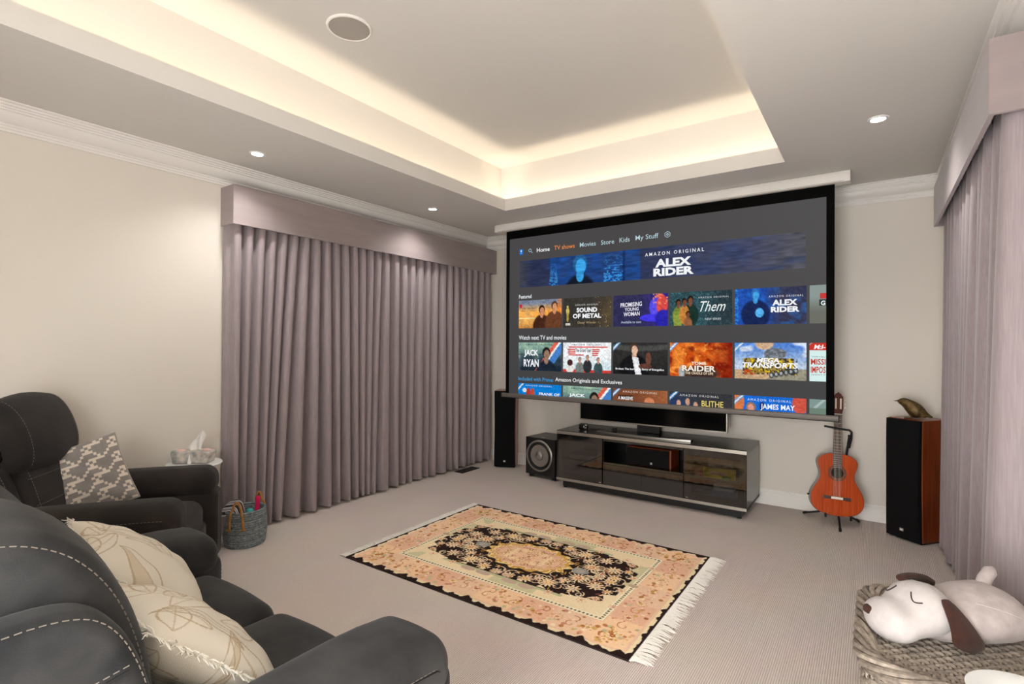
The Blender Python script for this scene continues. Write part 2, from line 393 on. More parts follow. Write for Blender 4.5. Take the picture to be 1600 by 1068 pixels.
pelmet('curtain_pelmet', XL, -3.854, 1.97, 5.212, 'long mauve fabric pelmet over the wide pair of curtains')
pelmet('curtain_pelmet', XR, .355, 2.645, 4.88, 'mauve fabric pelmet over the side curtain near the tall wooden speaker')

def curtain(name, label, xc, sg, y0, y1, nf, z0, z1, seed, a_top, a_bot, flare, ret=None, group=None, ret_y=None):
    """pleated cloth running along y at x=xc, folds toward sg; ret = x of the wall for a return"""
    rnd = random.Random(seed)
    tb = [y0 + (y1 - y0) * k / nf for k in range(nf + 1)]
    bb = list(tb)
    w = [rnd.uniform(.35, 1.75) for _ in range(nf)]; acc = 0; tot = sum(w)
    bb = [y0]
    for q in w: acc += q; bb.append(y0 + (y1 - y0) * acc / tot)
    ampT = [a_top * rnd.uniform(.85, 1.1) for _ in range(nf)]
    ampB = [a_bot * min(1.35, .55 + .5 * q) * rnd.uniform(.75, 1.2) for q in w]
    off = [rnd.uniform(-.5, .6) * flare for _ in range(nf)]
    skew = [rnd.uniform(-.12, .12) for _ in range(nf)]
    per = 14; rows = 26
    def pt(k, f, z):
        t = (z1 - z) / (z1 - z0); e = t ** .8
        b0 = tb[k] * (1 - e) + bb[k] * e; b1 = tb[k + 1] * (1 - e) + bb[k + 1] * e
        amp = ampT[k] * (1 - e) + ampB[k] * e
        o = off[k] * e
        ph = f + skew[k] * e * math.sin(2 * math.pi * f)
        c = -math.cos(2 * math.pi * ph); c = math.copysign(abs(c) ** .75, c)
        # neighbouring folds share their valley height
        kn = max(0, k - 1) if f < .5 else min(nf - 1, k + 1)
        bl = abs(f - .5) * 2; a2 = ampT[kn] * (1 - e) + ampB[kn] * e; o2 = off[kn] * e
        am = amp * (1 - bl / 2) + a2 * bl / 2; oo = o * (1 - bl / 2) + o2 * bl / 2
        y = b0 + (b1 - b0) * (f + .10 * math.sin(4 * math.pi * f) * (1 - .4 * e))
        return (xc + sg * (am * c + oo + flare * .35 * e * e), y, z)
    zs = [z1 + (z0 - z1) * (i / rows) for i in range(rows + 1)]
    def sheet(zz, push=0):
        V = []; cols = 0
        cps = []
        if ret is not None:
            for f in (0, .25, .5, .75): cps.append(('r', f))
        cps += [(k, i / per) for k in range(nf) for i in range(per)] + [(nf - 1, 1.0)]
        for z in zz:
            p0 = pt(0, 0 if not ret_y else 0, z)
            for k, f in cps:
                if k == 'r': V.append((ret + (p0[0] - ret) * f, y0 - .004 + sg * 0 - push, z))
                else:
                    p = pt(k, f, z); V.append((p[0] + sg * push, p[1], p[2]))
        n = len(cps); F = [(r * n + i, r * n + i + 1, (r + 1) * n + i + 1, (r + 1) * n + i) for r in range(len(zz) - 1) for i in range(n - 1)]
        return V, F
    m = MB(); m.add(*sheet(zs)); o = m.build(name, 'curtain', None, smooth=80)
    s = o.modifiers.new('cloth_thickness', 'SOLIDIFY'); s.thickness = .002; s.offset = 0
    tag(o, label, 'curtain', group)
    m = MB(); m.add(*sheet([z0 + .062, z0 + .03, z0 - .001], .0012)); m.build('hem', 'curtain', o, smooth=80)
    return o
curtain('curtain', 'floor-length mauve curtain hanging behind the striped-blanket basket', -3.940, 1, 1.99, 3.555, 16, .022, PZ0 + .10, 4, .036, .050, .012, ret=XL + .01)
curtain('curtain', 'floor-length mauve curtain running to the corner with the black speaker', -3.940, 1, 3.566, 5.19, 14, .022, PZ0 + .10, 9, .036, .048, .012)
curtain('curtain', 'floor-length mauve curtain beside the tall wooden speaker', .450, -1, 2.665, 4.84, 12, .02, PZ0 + .10, 23, .045, .055, .025, ret=XR - .01)

# ================================================================== PROJECTION SCREEN
YS = 4.66; SX, SZ = -3.268, 2.577; SW, SH = 2.964, 1.673
scr = empty('projection_screen', ((-3.432 - .157) / 2, YS, .863), 0, 'large pulled-down projection screen showing a streaming menu', 'screen')
ox, oz = scr.location.x, scr.location.z
cas = [(-.045, 0), (-.047, .03), (-.045, .06), (-.035, .082), (-.02, .088), (.045, .088), (.045, 0)]
c = MB().prism([(y, z + 2.664 - oz) for y, z in cas], -3.432 - ox, -.157 - ox, 'x').build('casing', 'white_casing' if 'white_casing' in M else M.setdefault('white_casing', mat('white_casing', '#e6e2dc', .45)), scr, smooth=30)
for x0, x1 in ((-3.440, -3.432), (-.157, -.149)):
    MB().prism([(y * 1.04, z + 2.664 - oz) for y, z in cas], x0 - ox, x1 - ox, 'x').build('end_cap', 'white_casing', c, smooth=30)
MB().box(-3.40 - ox, -.19 - ox, -.048, -.0445, 2.668 - oz, 2.672 - oz).build('seam_line', 'silver', c, smooth=0)
# masking border (black) as four strips around the picture, one part
b = MB(); fx0, fx1, fz0, fz1 = -3.312, -.25, .885, 2.668
for (a0, a1, z0, z1) in ((fx0, SX, fz0, fz1), (SX + SW, fx1, fz0, fz1), (SX, SX + SW, SZ, fz1), (SX, SX + SW, fz0, SZ - SH)):
    b.box(a0 - ox, a1 - ox, -.002, .002, z0 - oz, z1 - oz)
b.build('masking_border', mat('screen_masking', '#050505', .9, spec=.1), scr, smooth=0)
bar = MB().prism([(-.014, 0), (-.018, .012), (-.016, .034), (-.008, .042), (.012, .042), (.014, 0)], -3.357 - ox, -.224 - ox, 'x').build('weight_bar', mat('grey_aluminium', '#6a6560', .5, .2), scr, smooth=30)
MB().box(-3.357 - ox, -.224 - ox, -.012, .012, -.006, .001).build('bar_edge', 'black', bar, smooth=0)
for x in (-3.362, -.224): MB().box(x - ox, x + .006 - ox, -.019, .015, -.006, .043).build('bar_end', 'black', bar, smooth=0)
M['print'] = attr_mat('projected_picture', emission=True)
def s2l(a): return lin(np.asarray(a, float) / 255)
class Paint:
    def __init__(s, nx, ny, asp, base, seed=0):
        s.u = np.linspace(0, 1, nx); s.v = np.linspace(0, 1, ny); s.U, s.V = np.meshgrid(s.u, s.v); s.asp = asp
        s.C = np.zeros((ny, nx, 3)) + np.array(base, float); s.rng = np.random.RandomState(seed); s.nx, s.ny = nx, ny
    def noise(s, sx, sy):
        g = s.rng.rand(sy + 2, sx + 2); x = s.U * sx; y = s.V * sy; i = x.astype(int); j = y.astype(int); fx = x - i; fy = y - j
        fx = fx * fx * (3 - 2 * fx); fy = fy * fy * (3 - 2 * fy)
        return (g[j, i] * (1 - fx) + g[j, i + 1] * fx) * (1 - fy) + (g[j + 1, i] * (1 - fx) + g[j + 1, i + 1] * fx) * fy
    def mix(s, c, a): a = np.clip(a, 0, 1)[..., None]; s.C = s.C * (1 - a) + np.array(c, float) * a; return s
    def grad(s, c, axis='v', a=0, b=1): t = ((s.V if axis == 'v' else s.U) - a) / (b - a); return s.mix(c, t)
    def ell(s, x, y, rx, ry, c, soft=.12, a=1):
        d = np.sqrt(((s.U - x) / rx) ** 2 + ((s.V - y) / ry) ** 2); return s.mix(c, a * np.clip((1 - d) / soft + .5, 0, 1))
    def rect(s, x0, x1, y0, y1, c, a=1): return s.mix(c, a * ((s.U >= x0) & (s.U <= x1) & (s.V >= y0) & (s.V <= y1)))
    def blotch(s, c, sx, sy, th=.55, a=1): n = s.noise(sx, sy); return s.mix(c, a * np.clip((n - th) * 4, 0, 1))
    def person(s, x, y, h, skin, cloth, hair, wd=1.0):
        """generic head-and-shoulders figure; y = top of head, h = head height"""
        r = h * .36 / s.asp
        s.ell(x, y + h * 2.5, r * 2.7 * wd, h * 1.5, cloth); s.ell(x, y + h * 1.05, r * .6, h * .35, skin)
        s.ell(x, y + h * .42, r * 1.12, h * .52, hair); s.ell(x + r * .12, y + h * .58, r * .82, h * .42, skin); return s
    def ribbon(s, c=(235, 240, 245), c2=(70, 150, 210)):
        k = 1.77 / s.asp; d = s.U * 1.77 + s.V * k; return s.mix(c2, ((d > .14) & (d < .27)) * .9).mix(c, ((d > .18) & (d < .235)) * .95)
    def col(s):
        if s.nx > 80: s.C = s.C * (.86 + .28 * s.noise(46, 26)[..., None]) + 8 * (s.noise(20, 11)[..., None] - .5)
        return s2l(np.clip(s.C, 0, 255))
def picture(name, P, x, z, w, h, parent, lift=.0035):
    """x, z from the picture's top left corner, z downwards"""
    X0, Z0 = SX + x - ox, SZ - z - oz
    return colour_grid(name, P.u, P.v, lambda U, V: np.stack([X0 + U * w, np.full_like(U, -lift), Z0 - V * h], -1), P.col(), M['print'], parent, smooth=False)
# ground of the menu
P = Paint(60, 34, 1.77, (74, 72, 72)); P.mix((92, 91, 92), np.clip((P.U - .45) * .9, 0, .6) * np.clip(1.1 - P.V, 0, 1)); P.mix((62, 62, 63), np.clip((P.V - .35) * .9, 0, .6) * (1 - P.U * .5))
surf = picture('screen_picture', P, 0, 0, SW, SH, scr, .001)
# hero banner
P = Paint(420, 44, 9.2, (46, 53, 82), 3)
P.mix((80, 82, 104), np.clip((P.U - .45) * 1.9, 0, 1)); P.mix((84, 83, 88), np.clip((P.U - .86) * 6.5, 0, .8)); P.mix((74, 73, 74), np.clip((.06 - P.U) * 12, 0, .6))
P.blotch((40, 62, 112), 24, 4, .45, .3); sel = (P.U > .14) & (P.U < .50)
P.mix((26, 78, 160), sel * (.35 + .4 * P.noise(30, 6)))
P.mix((70, 170, 235), ((np.abs(P.U - .155) < .008 + .012 * P.V) & (P.noise(160, 30) > .45)) * .7 * P.V)
P.mix((60, 150, 225), ((np.abs(P.U - .40) < .035) & (P.noise(140, 30) > .62)) * np.clip(P.V * 1.3, 0, .9))
P.mix((16, 34, 74), (np.abs(P.U - .44) < .004) * .5)
P.person(.268, .02, .66, (60, 160, 225), (22, 28, 42), (40, 96, 150), 1.1)
picture('banner_picture', P, .135, .25, 2.69, .285, surf)
# tiles -------------------------------------------------------------
NT = (90, 50); TW, TH = .525, .296; TX = [.125 + .5455 * k for k in range(6)]; TZ = [.674, 1.121, 1.556]
def tile(P, k, row, w=TW, h=TH): return picture('title_tile', P, TX[k], TZ[row], w, h, surf)
def T(base, seed, nx=90, ny=50, asp=1.77): return Paint(nx, ny, asp, base, seed)
skin = (205, 140, 105); dk = (40, 26, 22)
P = T((120, 130, 150), 1).grad((250, 176, 84), 'v', .12, .42); P.mix((246, 150, 60), np.clip((P.U - .35), 0, 1) * (P.V > .2) * .7); P.blotch((80, 100, 130), 5, 4, .5, .4 ); P.rect(0, 1, .6, 1, (226, 170, 90), .75); P.rect(0, 1, .62, .66, (250, 222, 150), .9); P.grad((120, 60, 24), 'v', .78, 1.3)
P.mix((225, 120, 50), (P.U > .9) * .5); P.person(.55, .22, .3, skin, (70, 40, 26), (36, 22, 20), 1.25); P.person(.84, .1, .3, (214, 150, 108), (104, 62, 40), (84, 52, 34), 1.3); P.ell(.05, .2, .035, .07, (196, 40, 60)); tile(P, 0, 0)
P = T((58, 54, 50), 2); P.mix((120, 96, 60), np.clip((P.U - .6) * 1.6, 0, .55) * np.clip(1 - abs(P.V - .55), 0, 1)); P.mix((236, 200, 130), (P.noise(80, 44) > .9) * np.clip(P.U * 1.3 - .25, 0, 1) * .8)
P.ell(.095, .30, .018, .05, (216, 200, 110)).ell(.095, .45, .034, .13, (206, 186, 96)).ell(.095, .66, .022, .17, (170, 150, 70)).rect(.055, .14, .8, .86, (20, 18, 16)).rect(.045, .15, .84, .92, (200, 196, 186)); tile(P, 1, 0)
P = T((50, 48, 84), 3); P.mix((54, 40, 150), np.clip((P.U - .5) * 2, 0, .8)); P.ell(.86, .2, .10, .2, (236, 120, 90)).ell(.80, .42, .13, .3, (90, 80, 230)).ell(.9, .36, .1, .3, (216, 76, 70)); P.ell(.74, .74, .24, .12, (70, 60, 226)); P.ell(.92, .78, .14, .28, (44, 40, 170)); P.mix((240, 150, 110), (P.noise(40, 22) > .72) * (P.U > .74) * (P.V < .4) * .8); tile(P, 2, 0)
P = T((50, 78, 86), 4); P.mix((86, 146, 150), (P.noise(60, 34) > .62) * .5); P.mix((30, 50, 60), P.noise(20, 12) * .4); P.mix((40, 38, 42), np.clip((P.U - .5) * 1.4, 0, .45))
P.person(.34, .14, .22, (120, 76, 54), (28, 52, 46), (26, 18, 16), 1.1); P.rect(.29, .41, .6, 1, (30, 50, 44)); P.person(.14, .22, .2, (120, 76, 54), (120, 140, 60), (26, 18, 16), .9); P.rect(.06, .2, .66, 1, (136, 150, 64)); P.person(.24, .2, .19, (126, 80, 56), (196, 130, 60), (26, 18, 16), .8); P.person(.3, .58, .16, (120, 76, 54), (150, 96, 62), (26, 18, 16), .8); tile(P, 3, 0)
P = T((56, 58, 84), 5); P.mix((30, 84, 190), np.clip((.66 - P.U) * 3, 0, .8)); P.blotch((40, 130, 230), 10, 6, .55, .35); P.person(.3, .05, .27, (70, 160, 226), (26, 40, 84), (50, 110, 180), 1.4); P.ell(.36, .68, .06, .13, (90, 180, 240)); P.mix((60, 160, 235), ((P.U < .05) & (P.noise(60, 40) > .5)) * .6); tile(P, 4, 0)
P = T((140, 152, 148), 6, 24, 50, .4).grad((110, 112, 104), 'v', .3, .7); P.rect(.62, 1, .22, .36, (196, 60, 60)); P.rect(.6, 1, .38, .55, (40, 58, 54)); tile(P, 5, 0, .111)
def jr(seed):
    P = T((132, 164, 150), seed); P.grad((62, 84, 96), 'v', .18, .55).grad((30, 40, 52), 'v', .55, 1); P.blotch((190, 214, 180), 7, 4, .6, .6 ); P.mix((30, 42, 54), (P.V > .4) * P.noise(12, 8) * .7)
    d = P.U - P.V * -.45; P.mix((214, 96, 76), (d > .84) & (d < .94)); P.mix((240, 244, 240), ((d > .94) & (d < .99))); P.mix((70, 126, 196), (d >= .99) & (d < 1.16))
    P.person(.66, .2, .4, (150, 120, 100), (30, 40, 54), (34, 30, 30), 1.15); return P
tile(jr(7), 0, 1)
P = T((236, 240, 242), 8); P.grad((206, 226, 234), 'v', .5, .9); P.rect(0, 1, .9, 1, (206, 60, 54)); P.ell(.15, .82, .09, .24, (228, 226, 222)); P.ell(.15, .68, .06, .11, (70, 40, 40)); P.blotch((120, 130, 130), 26, 12, .82, .35)
P.rect(.12, .93, .14, .175, (214, 58, 52))
for k in range(4): P.rect(.10 + .005 * k, (.26, .26, .26, .44)[k], .21 + .065 * k, .25 + .065 * k, (214, 58, 52)); P.rect(.61, (.77, .76, .75, .74)[k], .21 + .065 * k, .25 + .065 * k, (214, 58, 52))
for x, y, c_ in ((.36, .5, (120, 126, 122)), (.52, .42, (46, 48, 52)), (.74, .5, (60, 80, 84))): P.person(x, y, .15, (190, 140, 118), c_, (120, 110, 100), 1.1); P.rect(x - .035, x + .035, y + .3, .95, c_)
tile(P, 1, 1)
P = T((48, 47, 46), 9); P.mix((100, 104, 98), np.clip(1 - np.abs(P.V - .18 + .2 * (P.U - .5) ** 2) * 9, 0, .5)); P.mix((26, 24, 24), np.clip((P.V - .5), 0, .5) * 1.4); P.person(.40, .04, .34, (220, 180, 156), (24, 24, 26), (74, 56, 46), 1.5); P.mix((232, 234, 238), (np.abs(P.U - .42 - (P.V - .5) * .12) < .055 * (P.V > .45)) & (P.V > .45)); P.ell(.66, .5, .05, .2, (112, 70, 56)); P.ell(.6, .74, .12, .09, (96, 60, 50)); P.ribbon(); tile(P, 2, 1)
P = T((196, 78, 24), 10); P.blotch((250, 150, 60), 9, 6, .5, .8).blotch((110, 24, 12), 8, 6, .55, .8).blotch((255, 190, 90), 26, 16, .75, .8); P.mix((120, 20, 12), np.clip((P.U - .62) * 2, 0, .7)); P.ell(.15, .45, .1, .4, (244, 150, 60), .6, .7); P.ell(.5, .9, .3, .22, (52, 44, 46), .4, .9); P.ell(.2, .88, .05, .2, (170, 196, 206), .4, .8); P.ribbon(); tile(P, 3, 1)
P = T((84, 130, 206), 11).grad((190, 206, 226), 'v', .1, .62); P.blotch((236, 240, 246), 9, 6, .52, .8); P.rect(0, 1, .74, 1, (196, 164, 128)); P.mix((150, 146, 128), (P.V > .7 + .0 * P.U) & (P.U > .45 + (1 - P.V)) ); P.ell(.43, .02, .13, .17, (206, 172, 140)); P.ell(.58, .30, .16, .16, (126, 132, 142)); P.mix((90, 94, 100), ((np.abs(P.U - .58) < .15) & (np.abs(P.V - .3) < .14) & (P.noise(40, 20) > .55)) * .8)
P.rect(.14, .84, .42, .82, (150, 120, 40), .85); P.blotch((40, 36, 34), 30, 14, .6, .0); sel = (P.U > .12) & (P.U < .88) & (P.V > .42) & (P.V < .86); P.mix((44, 40, 38), sel * (P.noise(40, 20) > .52) * .8); P.mix((226, 190, 40), sel * (P.noise(36, 18) > .74)); P.mix((190, 70, 40), ((P.U > .14) & (P.U < .3) & (P.V > .74) & (P.V < .88)) * (P.noise(30, 20) > .5))
for k in range(6): P.ell(.53 + .066 * k, .88 - .028 * k, .034, .085, (60, 64, 66)); P.ell(.53 + .066 * k, .88 - .028 * k, .018, .045, (176, 180, 180))
P.ribbon(); tile(P, 4, 1)
P = T((214, 238, 236), 12, 24, 50, .4); P.rect(0, 1, 0, .19, (206, 56, 44)); P.ribbon((200, 206, 214), (120, 160, 190)); tile(P, 5, 1, .111)
h3 = SH - TZ[2] - .002
P = T((12, 122, 206), 13, 90, 24, 4.6); P.ell(.24, .85, .05, .45, (176, 60, 46)).ell(.34, .85, .05, .45, (190, 74, 52)).ell(.15, .62, .05, .2, (214, 226, 240)); P.ribbon(); tile(P, 0, 2, TW, h3)
P = jr(7); P.C = P.C[:20]; P.U = P.U[:20]; P.V = P.V[:20] * 2.5; P.v = np.linspace(0, 1, 20); tile(P, 1, 2, TW, h3)
P = T((120, 70, 44), 14, 90, 24, 4.6).grad((160, 96, 60), 'u', .4, 1); P.ell(.68, .95, .09, .35, (206, 130, 90)); P.rect(.1, .38, .5, .85, (54, 36, 28), .7); P.ribbon(); tile(P, 2, 2, TW, h3)
P = T((56, 56, 60), 15, 90, 24, 4.6); P.mix((36, 60, 120), np.clip((.5 - P.U) * 2.4, 0, .8) * P.V); [P.ell(x, y, .036, .28, (196, 150, 124)) for x, y in ((.15, .9), (.3, .72), (.43, .98))]; P.ribbon(); tile(P, 3, 2, TW, h3)
P = T((26, 106, 210), 16, 90, 24, 4.6); P.ell(.06, .5, .08, .8, (214, 120, 70)).ell(.92, .4, .11, .7, (206, 86, 70)).ell(.24, .8, .07, .35, (150, 110, 86)).ell(.24, .9, .05, .3, (214, 150, 130)).ell(.4, .7, .04, .3, (40, 60, 120)); P.ribbon(); tile(P, 4, 2, TW, h3)
P = T((128, 150, 146), 17, 24, 24, 1); P.mix((170, 186, 180), np.abs(P.U + P.V - .9) < .1); P.mix((110, 130, 116), P.V > .6); tile(P, 5, 2, .111, h3)
# lettering ------------------------------------------------------------
def text_mesh(body, shear=0, spacing=1.0, bold=0, res=2):
    cu = bpy.data.curves.new('lettering', 'FONT'); cu.body = body; cu.resolution_u = res; cu.shear = shear; cu.space_character = spacing; cu.offset = bold
    o = bpy.data.objects.new('lettering', cu); col.objects.link(o); bpy.context.view_layer.update()
    me = bpy.data.meshes.new_from_object(o.evaluated_get(bpy.context.evaluated_depsgraph_get())); bpy.data.objects.remove(o); return me
EM = {}
def word(body, x0, x1, z0, z1, c, shear=0, spacing=1.0, bold=0, lift=.007, parent=None, slant=0):
    """fit the line into x0..x1, z0..z1 (z downwards) of the picture; every word is its own piece"""
    def box(s):
        me = text_mesh(s, shear, spacing, bold); v = np.zeros(len(me.vertices) * 3); me.vertices.foreach_get('co', v); v = v.reshape(-1, 3); bpy.data.meshes.remove(me); return v.min(0), v.max(0)
    if ' ' in body:
        lo, hi = box(body); ws = body.split(' '); pre = ''
        for i, w in enumerate(ws):
            pre = ' '.join(ws[:i + 1]); b1 = box(pre)[1][0]; wl, wh = box(w); b0 = b1 - (wh[0] - wl[0]); k = (x1 - x0) / (hi[0] - lo[0]); kz = (z1 - z0) / (hi[1] - lo[1])
            xa, xb = x0 + (b0 - lo[0]) * k, x0 + (b1 - lo[0]) * k
            word(w, xa, xb, z1 - (wh[1] - lo[1]) * kz - slant * (xa - x0), z1 - (wl[1] - lo[1]) * kz - slant * (xa - x0), c, shear, spacing, bold, lift, parent, slant)
        return
    me = text_mesh(body, shear, spacing, bold); n = len(me.vertices); v = np.zeros(n * 3); me.vertices.foreach_get('co', v); v = v.reshape(-1, 3)
    lo, hi = v.min(0), v.max(0); s = (v - lo) / np.maximum(hi - lo, 1e-6)
    out = np.stack([SX + x0 + s[:, 0] * (x1 - x0) - ox, np.full(n, -lift), SZ - z1 + s[:, 1] * (z1 - z0) - oz + slant * (s[:, 0]) * (x1 - x0)], -1)
    me.vertices.foreach_set('co', out.ravel()); me.update()
    k = c if isinstance(c, str) else '#%02x%02x%02x' % c
    if k not in EM: EM[k] = emit('lettering_' + k[1:], k, 1)
    me.materials.clear(); me.materials.append(EM[k]); o = bpy.data.objects.new('lettering', me); col.objects.link(o); o.parent = parent or surf; return o
W_, G_ = '#f4f6f8', '#b4cfd6'
word('Home', .351, .507, .132, .174, W_, bold=.012); word('TV shows', .561, .797, .128, .172, '#f08a44', bold=.006)
word('Movies', .855, 1.029, .128, .172, G_, bold=.004); word('Store', 1.084, 1.222, .13, .174, G_, bold=.004); word('Kids', 1.276, 1.378, .127, .172, G_, bold=.004); word('My Stuff', 1.435, 1.654, .124, .182, G_, bold=.004)
def ring_part(name, x, z, r0, r1, n, c, rot=0, lift=.007):
    V = []
    for r in (r0, r1): V += [(SX + x - ox + r * math.cos(2 * math.pi * k / n + rot), -lift, SZ - z - oz + r * math.sin(2 * math.pi * k / n + rot)) for k in range(n)]
    m = MB(); m.add(V, [(k, (k + 1) % n, n + (k + 1) % n, n + k) for k in range(n)]); return m.build(name, EM.setdefault(c, emit('ink_' + c[1:], c)), surf, smooth=0, flip_fix=False)
ring_part('search_icon', .266, .146, .013, .018, 20, G_)
m = MB(); X, Z = SX + .279 - ox, SZ - .159 - oz; m.add([(X - .002, -.007, Z), (X + .014, -.007, Z - .017), (X + .017, -.007, Z - .013), (X + .002, -.007, Z + .003)], [(0, 1, 2, 3)]); m.build('search_icon_handle', EM[G_], surf, smooth=0)
ring_part('gear_icon', 1.736, .147, .024, .029, 6, G_, math.pi / 6); ring_part('gear_icon_hub', 1.736, .147, .006, .011, 16, G_)
P = Paint(20, 24, .8, (26, 112, 200)); P.ell(.5, .34, .16, .2, (226, 240, 250)).rect(.3, .7, .7, .78, (210, 230, 245)); picture('profile_icon', P, .128, .122, .046, .06, surf)
word('AMAZON ORIGINAL', 1.528, 2.055, .296, .328, W_, spacing=1.5, bold=.006) ; word('ALEX', 1.625, 1.946, .362, .437, W_, bold=.045); word('RIDER', 1.607, 1.969, .446, .518, W_, bold=.045)
word('Featured', .128, .287, .612, .652, '#e2e8ec', bold=.016)
word('Watch next TV and movies', .131, .708, 1.048, 1.092, '#e2e8ec', bold=.012)
word('Included with Prime:', .126, .562, 1.487, 1.526, '#3f9ad8', bold=.008); word('Amazon Originals and Exclusives', .582, 1.308, 1.478, 1.528, '#eef0f2', bold=.010)
def tw(body, k, row, a, b, c, d, colr, th=TH, **kw):   # fractions of the tile
    return word(body, TX[k] + a * TW, TX[k] + b * TW, TZ[row] + c * th, TZ[row] + d * th, colr, **kw)
AO = 'AMAZON ORIGINAL'
tw('THE SECRET', 0, 0, .06, .44, .26, .33, '#6a5240', bold=.01); tw('DARE TO DREAM', 0, 0, .06, .42, .36, .40, '#705842')
tw(AO, 1, 0, .26, .74, .22, .275, '#d8d8d4', spacing=1.4); tw('SOUND', 1, 0, .29, .72, .34, .50, W_, bold=.045); tw('OF METAL', 1, 0, .21, .80, .54, .70, W_, bold=.04); tw('Oscar Winner', 1, 0, .31, .70, .80, .88, '#b09a70', bold=.006)
tw('PROMISING', 2, 0, .14, .54, .25, .39, '#eceaf4', bold=.02, slant=.04); tw('YOUNG', 2, 0, .22, .48, .41, .52, '#eceaf4', bold=.02, slant=.04); tw('WOMAN', 2, 0, .20, .50, .55, .68, '#eceaf4', bold=.02, slant=.04); tw('Available to rent', 2, 0, .15, .53, .82, .90, '#b8c4d8', bold=.01)
tw(AO, 3, 0, .47, .95, .16, .21, '#d6dee0', spacing=1.4); tw('Them', 3, 0, .50, .90, .30, .60, '#eef4f2', shear=.45); tw('NEW SERIES', 3, 0, .58, .83, .79, .85, '#d6dee0', spacing=1.1)
tw(AO, 4, 0, .49, .96, .22, .275, '#dde4f0', spacing=1.4); tw('ALEX', 4, 0, .54, .88, .34, .50, W_, bold=.045); tw('RIDER', 4, 0, .52, .91, .53, .68, W_, bold=.045)
word('T', TX[5] + .07, TX[5] + .108, TZ[0] + .075, TZ[0] + .105, '#c8403c', bold=.03); word('G', TX[5] + .076, TX[5] + .106, TZ[0] + .122, TZ[0] + .158, W_, bold=.03)
tw(AO, 0, 1, .18, .80, .05, .10, '#2e4038', spacing=1.3, bold=.01); tw('JACK', 0, 1, .14, .48, .26, .53, W_, bold=.03); tw('RYAN', 0, 1, .13, .49, .60, .86, W_, bold=.03)
tw(AO, 1, 1, .18, .82, .05, .10, '#30383a', spacing=1.3, bold=.01); tw('The Grand Tour', 1, 1, .27, .60, .20, .32, '#20242a', bold=.02)
tw('Broken: The Incredible Story of Evangeline', 2, 1, .05, .94, .80, .88, W_, bold=.02)
tw('TOMB', 3, 1, .36, .60, .56, .65, '#f2e2cc', bold=.03); tw('RAIDER', 3, 1, .21, .75, .67, .84, '#f6ecdc', bold=.03); tw('THE CRADLE OF LIFE', 3, 1, .26, .71, .86, .93, '#f2d8b4', bold=.02)
tw('MEGA', 4, 1, .32, .64, .41, .54, W_, bold=.04, shear=.15); tw('TRANSPORTS', 4, 1, .11, .89, .54, .69, W_, bold=.035, shear=.15)
word('M:I-', TX[5] + .03, TX[5] + .108, TZ[1] + .014, TZ[1] + .048, W_, bold=.03, shear=.2); word('MISSI', TX[5] + .010, TX[5] + .108, TZ[1] + .122, TZ[1] + .168, '#c23a2c', bold=.02); word('IMPOS', TX[5] + .010, TX[5] + .108, TZ[1] + .182, TZ[1] + .232, '#c23a2c', bold=.02); word('TOM CRU', TX[5] + .014, TX[5] + .106, TZ[1] + .102, TZ[1] + .113, '#5a6a6a'); word('GHOST P', TX[5] + .012, TX[5] + .106, TZ[1] + .240, TZ[1] + .250, '#5a6a6a')
tw(AO, 0, 2, .18, .80, .04, .09, '#cfe4f4', spacing=1.3); tw('FRANK OF', 0, 2, .50, .97, .29, .385, W_, bold=.02)
tw(AO, 1, 2, .18, .80, .05, .10, '#2e4038', spacing=1.3, bold=.01); tw('JACK', 1, 2, .14, .48, .25, .385, W_, bold=.03)
tw(AO, 2, 2, .19, .82, .05, .115, '#ead8c8', spacing=1.4); tw('A MASSIVE', 2, 2, .10, .38, .24, .345, W_, bold=.02)
tw(AO, 3, 2, .17, .80, .06, .12, '#dcdcdc', spacing=1.4); tw('BLITHE', 3, 2, .53, .87, .22, .385, '#e6d070', bold=.01)
tw(AO, 4, 2, .19, .80, .07, .135, '#dce8f6', spacing=1.4); tw('JAMES MAY', 4, 2, .38, .85, .20, .385, W_, bold=.02)

# ================================================================== TELEVISION, CABINET, HI-FI
# cabinet: x -2.634..-.854, front y 4.60, back 5.17, top z .575
st = empty('media_cabinet', (-1.744, 4.885, 0), 0, 'low gloss black media cabinet with glass doors and silver trims', 'cabinet')
hx = .89; fy, by = -.285, .285     # local front / back
M['cabblack'] = mat('gloss_black_lacquer', '#0d0d0e', .08, coat=1, spec=.8)
M['cabside'] = mat('satin_charcoal_lacquer', '#202124', .3, coat=.3)
M['cabin'] = mat('dark_interior', '#1c1a19', .6)
b = MB(); b.box(-hx + .05, hx - .05, fy + .045, by - .03, .012, .078); b.build('plinth', 'blacksatin', st, smooth=0)
bevel(MB().box(-hx, hx, fy, by, .545, .575).build('top_panel', mat('satin_black_top', '#15120f', .25, spec=.35), st, smooth=0), .002)
MB().box(-hx, hx, fy, by, .078, .100).build('bottom_panel', 'cabin', st, smooth=0)
for x0 in (-hx, hx - .022): bevel(MB().box(x0, x0 + .022, fy + .003, by, .100, .545).build('side_panel', 'cabside', st, smooth=0), .002)
MB().box(-hx + .022, hx - .022, by - .012, by, .100, .545).build('back_panel', 'cabin', st, smooth=0)
dx = [-.391, .384]                                   # inner dividers
for x in dx: MB().box(x - .009, x + .009, fy + .02, by - .012, .100, .545).build('divider', 'cabblack', st, smooth=0)
MB().box(dx[0] + .009, dx[1] - .009, fy + .004, by - .012, .300, .318).build('niche_shelf', 'cabblack', st, smooth=0)
MB().box(dx[1] + .009, hx - .022, fy + .05, by - .012, .275, .287).build('shelf', 'cabin', st, smooth=0)
